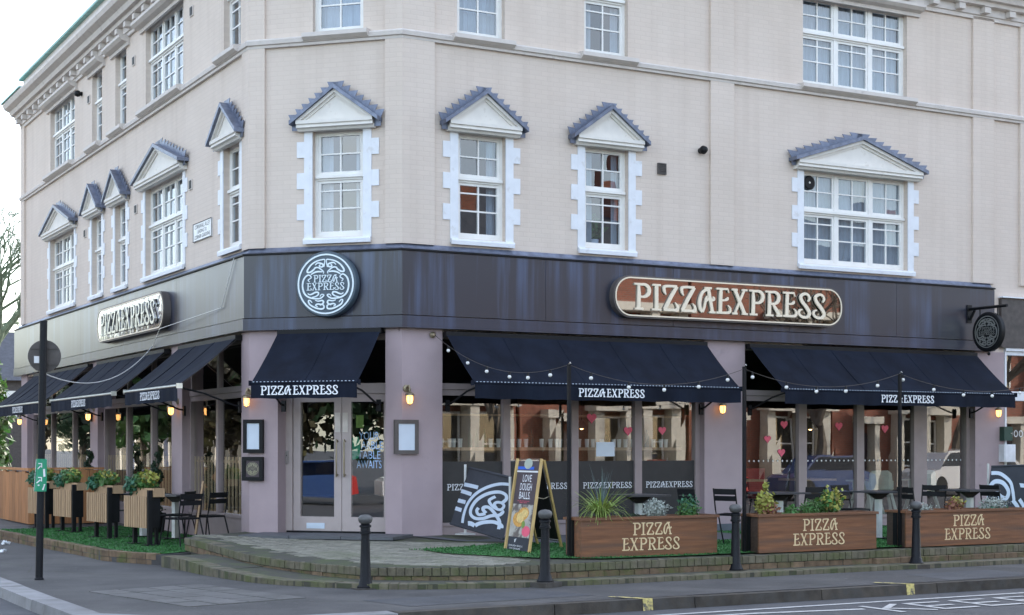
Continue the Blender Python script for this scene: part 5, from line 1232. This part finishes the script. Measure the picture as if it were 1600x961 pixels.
part('front_panel', pan(MB(), .07, .93, .02, .975, -.006, .002), 'posterdark', af); part('photo_print', pan(MB(), .08, .92, .18, .52, .0022, .0032), 'posterphoto', af)
part('holder_strip', pan(MB(), .07, .93, .855, .872, .0022, .006), 'plate', af); part('footer_print', pan(MB(), .08, .92, .03, .178, .0022, .0034), 'bannercloth', af)
part('blue_band', pan(MB(), .08, .75, .885, .915, .0022, .004), 'blue', af)
ft = lambda x, z, d: fx(x, z, d)
tx = MB(); text(tx, 'LOVE', .53, .755, .36, .075, .0042, ft); text(tx, 'DOUGH', .52, .665, .48, .075, .0042, ft); text(tx, 'BALLS.', .52, .575, .46, .075, .0042, ft); part('lettering', tx, 'letterwhite', af)
tx = MB(); text(tx, 'OUR ORIGINAL', .5, .548, .5, .012, .0042, ft); text(tx, 'RECIPE', .5, .532, .3, .011, .0042, ft); part('lettering', tx, 'heart', af)
tx = MB(); text(tx, 'f', .38, .125, .1, .035, .0042, ft); text(tx, 'DOUGH BALLS', .42, .08, .56, .018, .0042, ft); text(tx, 'TO SHARE', .4, .05, .46, .018, .0042, ft); part('lettering', tx, 'plate', af)
def blob(cs, ct, rs, rt, o, m, rot=0):
    P = [(cs + rs * math.cos(a) * math.cos(rot) - rt * 3 * math.sin(a) * math.sin(rot) * .4, ct + rt * math.sin(a) * math.cos(rot) + rs * .2 * math.cos(a) * math.sin(rot)) for a in [i * math.pi / 10 for i in range(20)]]
    part('food_print', MB().add([fx(s_, t_2, o) for s_, t_2 in P], [tuple(range(20))]), m, af)
blob(.56, .42, .26, .075, .0036, 'dough', .5); blob(.40, .36, .25, .08, .004, 'dough', -.3); blob(.46, .38, .15, .055, .0044, 'doughlight'); blob(.62, .43, .13, .04, .0042, 'doughlight'); blob(.62, .31, .07, .04, .0046, 'lettuce'); blob(.76, .245, .17, .055, .0046, 'pink')
part('emblem_badge', MB().add([fx(.5 + .17 * math.cos(a), .945 + .055 * math.sin(a), .006) for a in [i * math.pi / 12 for i in range(24)]], [tuple(range(24))]), 'hcgreen', af)
gx = lambda s, t, off=0: tuple((BLb.lerp(BRb, s)).lerp(TL.lerp(TR, s), t) + nF * off)
part('back_panel', MB().add([gx(.05, .1), gx(.95, .1), gx(.95, .93), gx(.05, .93)], [(0, 1, 2, 3)]), 'black', af)
part('chain', MB().tube([tuple(FRb.lerp(TR, .6)), tuple(TR.lerp(FRb.lerp(BRb, .5), .42)), tuple(BRb.lerp(TR, .6))], .006, 5), 'steel', af); part('cross_bar', beam(MB(), BLb.lerp(TL, .12), BRb.lerp(TR, .12), .01, .012), 'stand', af)
# ------------------------------------------------------------------ barrier banners
def banner(lab, TLp, TRp, BLp, BRp, crop, strokes, rects, poles):
    t = thing('barrier_banner', lab, 'banner', Matrix())
    Q = [Vector(x) for x in (BLp, BRp, TRp, TLp)]; nn = (Q[1] - Q[0]).cross(Q[3] - Q[0]).normalized(); nn = nn if nn.y > 0 else -nn
    def S(s, tt, o=0.): 
        p = Q[0].lerp(Q[1], s).lerp(Q[3].lerp(Q[2], s), tt); return tuple(p + nn * (o + .03 * math.sin(s * 5) * math.sin(tt * 3)))
    mb = MB(); n = 14
    mb.add([S(i / n, j / n) for j in range(n + 1) for i in range(n + 1)], [(j * (n + 1) + i, j * (n + 1) + i + 1, (j + 1) * (n + 1) + i + 1, (j + 1) * (n + 1) + i) for j in range(n) for i in range(n)])
    part('cloth', mb, 'bannercloth', t, smooth=True)
    a_, b_, c_, d_ = [Vector(v) for v in crop]     # crop BL,BR,TR,TL in picture pixels
    def inv(x, y):
        s = tt = .5
        for _ in range(12):
            p = a_.lerp(b_, s).lerp(d_.lerp(c_, s), tt); e = Vector((x, y)) - p; ds = (b_ - a_).lerp(c_ - d_, tt); dt = (d_ - a_).lerp(c_ - b_, s)
            det = ds.x * dt.y - ds.y * dt.x; s += (e.x * dt.y - e.y * dt.x) / det; tt += (ds.x * e.y - ds.y * e.x) / det
        return s, tt
    pr = MB()
    for k, (w_, L__) in enumerate(strokes):
        m_ = []
        for i, q in enumerate(crv([(x, y, 0) for x, y in L__], 5)): m_.append((q[0], q[1], w_))
        ribbon(pr, m_, .004 + k * .0005, 0, lambda x, z, d: S(*[min(1, max(0, v)) for v in inv(x, z)], d))
    for r_ in rects: pr.add([S(*inv(*q), .004) for q in r_], [(0, 1, 2, 3)])
    part('print', pr, 'bannerprint', t)
    part('hem', MB().tube([S(i / 8, 1, 0) for i in range(9)], .02, 6).tube([S(i / 8, 0, 0) for i in range(9)], .02, 6), 'bannercloth', t)
    for q, h_ in poles:
        pm_ = MB().lathe([(.16, 0), (.16, .012), (.03, .03)], q, 20).tube([q, (q[0], q[1], q[2] + h_)], .02, 8); part('stand', pm_, 'stand', t, smooth=True)
banner('charcoal banner with pale swirl emblem, blown askew beside the folding board', wpx(733, 731, 24.15), wpx(797.5, 746, 22.1), wpx(704, 818, 23.9), wpx(787, 842, 22.1),
       [(75, 625), (520, 755), (578, 245), (230, 165)],
       [(32, [(192, 304), (260, 320), (326, 337)]), (32, [(160, 356), (215, 374), (272, 394)]), (32, [(134, 434), (175, 446), (218, 458)]), (32, [(108, 498), (145, 510), (180, 522)]), (24, [(185, 625), (200, 560), (240, 470), (310, 390), (400, 330), (490, 300), (573, 302)]), (30, [(500, 665), (495, 640), (440, 615), (370, 620), (320, 635), (295, 650)]), (36, [(235, 630), (260, 632), (290, 648)]),
        (26, [(500, 455), (535, 420), (530, 385), (480, 365), (400, 385), (320, 440), (270, 510), (265, 560), (300, 590), (360, 590), (420, 565), (480, 555), (505, 530), (500, 520)]),
        (22, [(455, 405), (430, 420), (410, 440), (420, 470), (450, 500), (490, 510), (515, 480), (500, 455), (465, 450), (445, 470), (460, 500)]),
        (24, [(330, 505), (315, 530), (330, 560), (380, 550)]), (26, [(385, 545), (365, 520), (370, 500), (400, 495), (430, 520), (470, 580), (485, 620), (480, 675)])],
       [],
       [(wpx(727, 835, 24.1), 1.08), (wpx(797, 861, 22.05), 1.05)])
banner('charcoal banner with pale swirl emblem at the right picture edge', wpx(1549, 729, 26.6), wpx(1640, 726, 26.2), wpx(1537, 812, 26.5), wpx(1625, 815, 26.2),
       [(375, 830), (790, 850), (865, 510), (430, 522)],
       [(22, [(430, 560), (500, 565), (570, 610), (590, 660), (600, 720)]), (26, [(400, 690), (420, 640), (460, 610), (520, 620), (560, 670), (540, 710), (490, 690), (470, 650)]), (24, [(400, 680), (380, 730), (420, 760), (480, 740), (500, 700)]), (26, [(470, 770), (530, 760), (560, 790), (540, 815)]), (26, [(590, 720), (630, 770), (600, 820), (560, 815)]), (24, [(640, 715), (680, 770), (690, 830)])],
       [[(640, 620), (700, 625), (720, 650), (650, 645)]], [((wpx(1544, 825, 26.7)), 1.1)])
# ------------------------------------------------------------------ high chairs and tables seen inside
hc0 = None
def highchair(mw, lab):
    global hc0
    if hc0: return copy_thing(hc0, mw, lab)
    t = hc0 = thing('high_chair', lab, 'high chair', mw, 'pale high chairs inside the restaurant window')
    part('seat_shell', MB().ext([(-.18, -.16, .5), (.18, -.16, .5), (.18, .16, .5), (-.18, .16, .5)], [(-.2, -.18, .54), (.2, -.18, .54), (.2, .18, .54), (-.2, .18, .54)]).prism([(-.2, .54), (.2, .54), (.17, .84), (.1, .9), (-.1, .9), (-.17, .84)], -.2, -.17).box(-.21, -.18, -.17, .16, .545, .7).box(.18, .21, -.17, .16, .545, .7), 'hcgreen', t)
    part('tray', MB().box(-.22, .22, .1, .3, .70, .725), 'hcgreen', t)
    for x, y in ((-1, -1), (1, -1), (1, 1), (-1, 1)): part('leg', MB().ext([(x * .16 - .025, y * .14 - .025, .5), (x * .16 + .025, y * .14 - .025, .5), (x * .16 + .025, y * .14 + .025, .5), (x * .16 - .025, y * .14 + .025, .5)], [(x * .27 - .03, y * .25 - .03, 0), (x * .27 + .03, y * .25 - .03, 0), (x * .27 + .03, y * .25 + .03, 0), (x * .27 - .03, y * .25 + .03, 0)]), 'hcgreen', t)
    return t
for u, d, r_, lab in ((9.85, -.6, 200, 'pale high chair behind the glass, left of the broad mullion'), (10.35, -.75, 150, 'pale high chair in the middle of the three behind the glass'), (11.3, -.65, 190, 'pale high chair behind the narrow right window')): highchair(sub(FR_, u, d, .375, R(r_)), lab)
highchair(sub(FL, -.75, -.6, .375, R(170)), 'pale high chair behind the left facade window beside the corner')
for u, lab in ((7.1, 'dark dining table just inside the window right of the middle pilaster'), (8.7, 'dark dining table inside the second window right of the middle pilaster')):
    t = thing('dining_table', lab, 'table', sub(FR_, u, -.9, .375)); part('table_top', MB().box(-.4, .4, -.35, .35, .72, .76), 'slatwood', t); part('pedestal', MB().box(-.04, .04, -.04, .04, .02, .719).box(-.28, .28, -.25, .25, 0, .0195), 'black', t)
for u, lab in ((6.85, 'crimson upholstered dining chair nearest the middle pilaster inside'), (7.7, 'crimson upholstered dining chair on the right of the first inside table')):
    t = thing('dining_chair', lab, 'chair', sub(FR_, u, -1.0, .375)); part('backrest', MB().box(-.2, .2, -.2, -.14, .5, .95), 'redseat', t); part('seat', MB().box(-.21, .21, -.13, .24, .4, .48), 'redseat', t)
    for x in (-.17, .15):
        for y in (-.12, .2): part('leg', MB().box(x, x + .03, y, y + .03, 0, .399), 'black', t)
# ------------------------------------------------------------------ background and the far sides of both streets
def tree_mesh(h, seed, levels=5, twig=True, spread=.55):
    rnd = random.Random(seed); mb = MB()
    def grow(p, dr, l, r_, lv):
        q = p + dr * l * .5 + Vector((rnd.gauss(0, .04), rnd.gauss(0, .04), .02)) * l; e = p + dr * l
        mb.tube([tuple(p), tuple(q), tuple(e)], r_, 7 if lv > 2 else 4, r_ * .66)
        if lv == 0: return
        for i in range(3 if lv > 1 else 4):
            a = rnd.uniform(0, 6.28); t = rnd.uniform(.35, spread + .25)
            ax = dr.cross(Vector((math.cos(a), math.sin(a), .3))).normalized()
            nd = (dr * math.cos(t) + ax * math.sin(t) + Vector((0, 0, .12))).normalized()
            grow(p.lerp(e, rnd.uniform(.7, 1)), nd, l * rnd.uniform(.6, .8), r_ * .6, lv - 1)
    grow(Vector((0, 0, 0)), Vector((0, 0, 1)), h * .34, h * .024, levels)
    return mb
tmesh = [tree_mesh(9.5, 3).mesh('limbs', 'bark'), tree_mesh(10.5, 11).mesh('limbs', 'bark')]
# pollarded tree beyond the left end
pt_ = thing('bare_tree', 'bare tree with fine dark green branches at the far left edge', 'tree', FRM(-19.6, 57, 0)); part('trunk', MB().tube([(0, 0, 0), (.05, 0, 1.8), (0, 0, 3.2)], .2, 9, .17), 'barkdark', pt_, smooth=True)
part('limbs', tree_mesh(11.0, 23, 6, True, .6), 'barkdark', pt_, FRM(-19.6, 57, 1.0, .2))
M['leafdeep'] = leaf('deep_green_leaf', (.05, .11, .025))
bs = thing('evergreen_bush', 'tall leafy green bush beyond the far end of the left facade', 'bush', FRM(-15.2, 44.5, 0)); part('crown', MB().leaves((0, 0, 2.6), (1.1, 1.0, 1.9), 5200, .15, 1.6, .2).leaves((.2, .2, 1.2), (1.0, .9, 1.2), 2600, .15, 1.6, .2), 'leafdeep', bs); part('trunk', MB().tube([(0, 0, 0), (0, 0, 2.5)], .1, 7), 'bark', bs)
hd = thing('clipped_hedge', 'dark hedge at the foot of the leafy bush at the left edge', 'hedge', FRM(-15.9, 47, AL)); part('foliage', MB().leaves((0, 0, 1.0), (1.6, .8, 1.1), 2200, .13, 1.6), 'leafdark', hd)
hm = {}
M['leafbrown'] = leaf('bare_brown_twig_mass', (.085, .075, .04))
def house(kind):
    if kind in hm: return hm[kind]
    return None
M['redbrick'] = brick_mat('red_facing_brick', (.27, .075, .04), (.2, .15, .12), bump=.5, var=.18, mort=.012); M['cream'] = mat('cream_stucco', (.62, .58, .50), .7, var=.08); M['roofslate'] = mat('roof_slate', (.07, .075, .09), .6, var=.25)
M['windowdark'] = glass_mat('house_window_glass', (.25, .27, .3), .12)
def make_house(mw, lab, kind):
    t = thing('terraced_house', lab, 'house', mw, 'terraced houses across the street'); w, h = 7.0, 8.2; wm = 'redbrick' if kind == 0 else 'cream'
    part('wall', MB().box(0, w, -8, 0, 0, h), wm, t); part('roof', MB().ext([(-.1, .3, h + .001), (-.1, -4, h + 3), (-.1, -8.3, h + .001)], [(w + .1, .3, h + .001), (w + .1, -4, h + 3), (w + .1, -8.3, h + .001)]), 'roofslate', t)
    part('bay_column', MB().box(.35, .75, .001, .5, 0, 6.6), 'cream', t); part('bay_column', MB().box(1.75, 2.1, .001, .75, 0, 6.6), 'cream', t); part('bay_column', MB().box(3.1, 3.5, .001, .5, 0, 6.6), 'cream', t); part('bay_cornice', MB().box(.2, 3.65, .001, .85, 6.601, 6.9).box(.2, 3.65, .001, .82, 3.1, 3.5), 'cream', t)
    for x0, x1, z0, z1 in ((.8, 1.7, .9, 2.9), (2.15, 3.05, .9, 2.9), (.8, 1.7, 4, 6), (2.15, 3.05, 4, 6), (4.6, 5.9, 4, 6)):
        f = part('window', MB().box(x0, x1, .002, .06, z0, z0 + .08).box(x0, x1, .002, .06, z1 - .08, z1).box(x0, x0 + .07, .002, .06, z0 + .081, z1 - .081).box(x1 - .07, x1, .002, .06, z0 + .081, z1 - .081).box(x0 + .071, x1 - .071, .002, .055, (z0 + z1) / 2 - .03, (z0 + z1) / 2 + .03), 'frame', t)
        part('pane', MB().box(x0 + .06, x1 - .06, .0015, .02, z0 + .06, z1 - .06), 'windowdark', f)
    part('door', MB().box(4.8, 5.75, .002, .07, .15, 2.3), 'blue' if kind else 'posterdark', t); part('porch', MB().box(4.5, 4.75, .001, .5, 0, 2.7).box(5.8, 6.05, .001, .5, 0, 2.7).box(4.4, 6.15, .001, .6, 2.701, 3.0), 'cream', t)
    part('chimney', MB().box(.2, 1.2, -4.5, -3.5, h + 2.2, h + 4.2), wm, t)
    return t
h0 = h1 = None
# across the main street (seen only as reflections)
for i in range(9):
    lab = 'red brick terraced house with cream bay columns across the main street, number %d from the junction' % (i + 1)
    lab = ('first', 'second', 'third', 'fourth', 'fifth', 'sixth', 'seventh', 'eighth', 'ninth')[i] + ' red brick terraced house from the junction across the main street, reflected in the glass'
    q = Rp(9 + 7.15 * (i + 1), 26); mw = FRM(q.x, q.y, AR + math.pi)
    if i == 0: h0 = make_house(mw, lab, 0)
    else: copy_thing(h0, mw, lab)
for i in range(9):
    lab = ('first', 'second', 'third', 'fourth', 'fifth', 'sixth', 'seventh', 'eighth', 'ninth')[i] + ' cream terraced house from the junction across the side street, reflected in the glass'
    q = Lp(-14 - 7.15 * i, 17); mw = FRM(q.x, q.y, AL + math.pi)
    if i == 0: h1 = make_house(mw, lab, 1)
    else: copy_thing(h1, mw, lab)
for i, (p, k, s_) in enumerate([(Lp(-16, 12.5), 0, 1), (Lp(-27, 12.5), 1, 1), (Lp(-38, 12.5), 0, 1.1), (Lp(-50, 12.5), 1, 1), (Vector((-19, -1)), 1, 1.1), (Vector((-24, -4)), 0, 1.2), (Vector((-28, -12)), 0, 1.), (Rp(14, 23.5), 0, .9), (Rp(27, 22.5), 1, .95), (Rp(36, 23.5), 0, 1)]):
    lab = ('bare street tree opposite the side facade, nearest the junction', 'second bare street tree along the side street', 'third bare street tree along the side street', 'fourth bare street tree along the side street', 'bare tree across the junction behind the camera', 'big bare tree farther across the junction', 'bare tree deep behind the camera', 'first bare street tree along the main street opposite', 'second bare street tree along the main street opposite', 'third bare street tree along the main street opposite')[i]
    t = thing('street_tree', lab, 'tree', FRM(p.x, p.y, i * 1.3) @ Matrix.Scale(s_, 4), 'bare street trees'); link('limbs', tmesh[k], t)
M['carwhite'] = mat('white_car_paint', (.75, .75, .76), .25, coat=.8, var=0); M['carblue'] = mat('blue_car_paint', (.03, .07, .2), .25, coat=.8, var=0); M['carred'] = mat('red_car_paint', (.45, .03, .03), .25, coat=.8, var=0); M['tyre'] = mat('tyre_rubber', (.02, .02, .02), .8)
cm = {}
for i, (x, y, r_, m) in enumerate(((-29.2, .2, 2.7, 'leafbrown'), (-26.6, -1.9, 2.9, 'leafdark'), (-24.0, -4.0, 3.2, 'leafbrown'), (-21.2, -6.3, 3, 'leafdark'), (-18.6, -8.4, 3, 'leafbrown'))):
    t = thing('evergreen_tree', ('dark evergreen across the junction behind the camera', 'green evergreen across the junction behind the camera', 'large dark evergreen farther across the junction', 'brown twiggy tree across the junction', 'brown twiggy tree at the end of the row across the junction')[i], 'tree', FRM(x, y, i)); part('crown', MB().leaves((0, 0, r_ * 1.5), (r_, r_, r_ * 1.3), 2600, .3, 1.6), m, t); part('trunk', MB().tube([(0, 0, 0), (0, 0, r_ * 1.4)], .18, 7), 'bark', t)
def car(mw, lab, m, big=1.):
    t = thing('parked_car', lab, 'car', mw @ Matrix.Diagonal((1, 1, big, 1)), 'cars parked across the streets')
    if 'b' not in cm:
        side = [(-2.1, .3), (-2.1, .75), (-1.9, .85), (-1.5, .9), (-.9, 1.4), (.8, 1.45), (1.5, .98), (2.05, .82), (2.12, .35), (1.7, .25), (-1.7, .25)]
        mb = MB().prism(side, -.82, .82); cm['b'] = mb
        cm['g'] = MB().prism([(-1.33, .93), (-.85, 1.34), (.74, 1.39), (1.3, .98)], -.825, .825)
        cm['w'] = MB().lathe([(.001, -.1), (.3, -.1), (.32, -.06), (.32, .06), (.3, .1), (.001, .1)], n=18, axis='d')
    part('body', cm['b'], m, t); part('side_window', cm['g'], 'windowdark', t)
    for x in (-1.3, 1.3):
        for y in (-.75, .75): part('wheel', cm['w'], 'tyre', t, W[t.name] @ Matrix.Translation((x, y, .32)))
for p, a, lab, m, b in ((Lp(-9, 7.2), AL, 'white car parked along the side street', 'carwhite', 1.), (Lp(-15, 7.2), AL, 'blue car parked along the side street', 'carblue', 1), (Lp(-22, 11), AL, 'white car across the side street', 'carwhite', 1.1), (Rp(14, 21), AR, 'white car parked across the main street', 'carwhite', 1), (Rp(20, 21), AR, 'red car parked across the main street', 'carred', 1), (Rp(26, 21), AR, 'blue car parked across the main street', 'carblue', 1.1), (Rp(33, 21), AR, 'second white car parked across the main street, farther off', 'carwhite', 1.2),
        (Vector((-17.3, 3.2)), -.68, 'red car waiting across the junction', 'carred', 1.1), (Vector((-13.4, .1)), -.68, 'white car waiting across the junction', 'carwhite', 1), (Vector((-21.2, 6.3)), -.68, 'dark car waiting across the junction, nearest the side street', 'carblue', 1.0)):
    car(FRM(p.x, p.y, a, -.12), lab, m, b)
rh = thing('distant_house', 'distant brown roofed house beyond the trees at the far left edge', 'house', FRM(-26.5, 76, .3)); part('wall', MB().box(-4, 3.2, -6, 0, 0, 5.0), 'signback', rh); part('roof', MB().ext([(-4.3, .4, 5.001), (-4.3, -3, 7.6), (-4.3, -6.4, 5.001)], [(3.4, .4, 5.001), (3.4, -3, 7.6), (3.4, -6.4, 5.001)]), 'roofslate', rh); part('window', MB().box(1.2, 2.3, .002, .05, 3.2, 4.5), 'frame', rh)

for i, (u, d, r_) in enumerate(((-24, 9.5, 2.2), (-32, 9.8, 2.6), (-41, 9.3, 2.4), (-52, 9.6, 2.8), (-64, 9.5, 3.0))):
    p = Lp(u, d); t = thing('evergreen_tree', ('first leafy evergreen on the far pavement of the side street', 'second leafy evergreen on the far pavement of the side street', 'third leafy evergreen on the far pavement of the side street', 'fourth leafy evergreen on the far pavement of the side street', 'fifth leafy evergreen on the far pavement of the side street')[i], 'tree', FRM(p.x, p.y, i)); part('crown', MB().leaves((0, 0, 1.2 + r_ * 1.1), (r_, r_, r_ * 1.2), 2200, .3, 1.6), ('leafdark', 'leafbrown', 'leafdeep')[i % 3], t); part('trunk', MB().tube([(0, 0, 0), (0, 0, r_ * 1.3)], .16, 7), 'bark', t)
# specks, gum and grit on the pavement and road
gm2 = MB()
for i in range(420):
    u, d = random.uniform(-7, 9), random.uniform(5.6, 7.1)
    if random.random() < .3: p = Lp(random.uniform(-6, 6), random.uniform(2.9, 4.2))
    else: p = Rp(u, d)
    if p.y > 40: continue
    r_ = random.uniform(.006, .022); k = 6
    gm2.add([V3(p + Vector((r_ * math.cos(a) * random.uniform(.7, 1.2), r_ * math.sin(a))), .0035) for a in [j * math.pi * 2 / k for j in range(k)]], [tuple(range(k))])
struct('pavement_specks', gm2, 'slab', kind='stuff')
pw = MB()
for P in ([(-3.2, 5.9), (-.8, 5.75), (-.6, 6.6), (-3.0, 6.75)], [(4.6, 6.1), (6.2, 6.05), (6.25, 7.0), (4.5, 7.05)]): pw.add([V3(Rp(*q), .0028) for q in P], [(0, 1, 2, 3)])
struct('asphalt_patch', pw, 'asphalt', kind='structure')

ck = MB()
for P in ([(-3.4, 16.9), (-2.2, 17.3), (-.9, 17.2), (.3, 17.45)], [(2.2, 19.0), (3.1, 18.9), (4.0, 19.5)], [(-6.4, 21.6), (-5.6, 21.0), (-4.9, 20.9)], [(-7.8, 23.4), (-6.9, 22.3), (-6.6, 21.3)], [(5.2, 20.6), (6.4, 21.0), (7.4, 20.9)]):
    c = crv(P, 8); ribbon(ck, [(x + random.gauss(0, .012), y + random.gauss(0, .012), random.uniform(.006, .016)) for x, y in c], 0, 0, lambda x, z, d: (x, -z, .0032))
struct('pavement_crack', ck, 'mortar', kind='stuff')
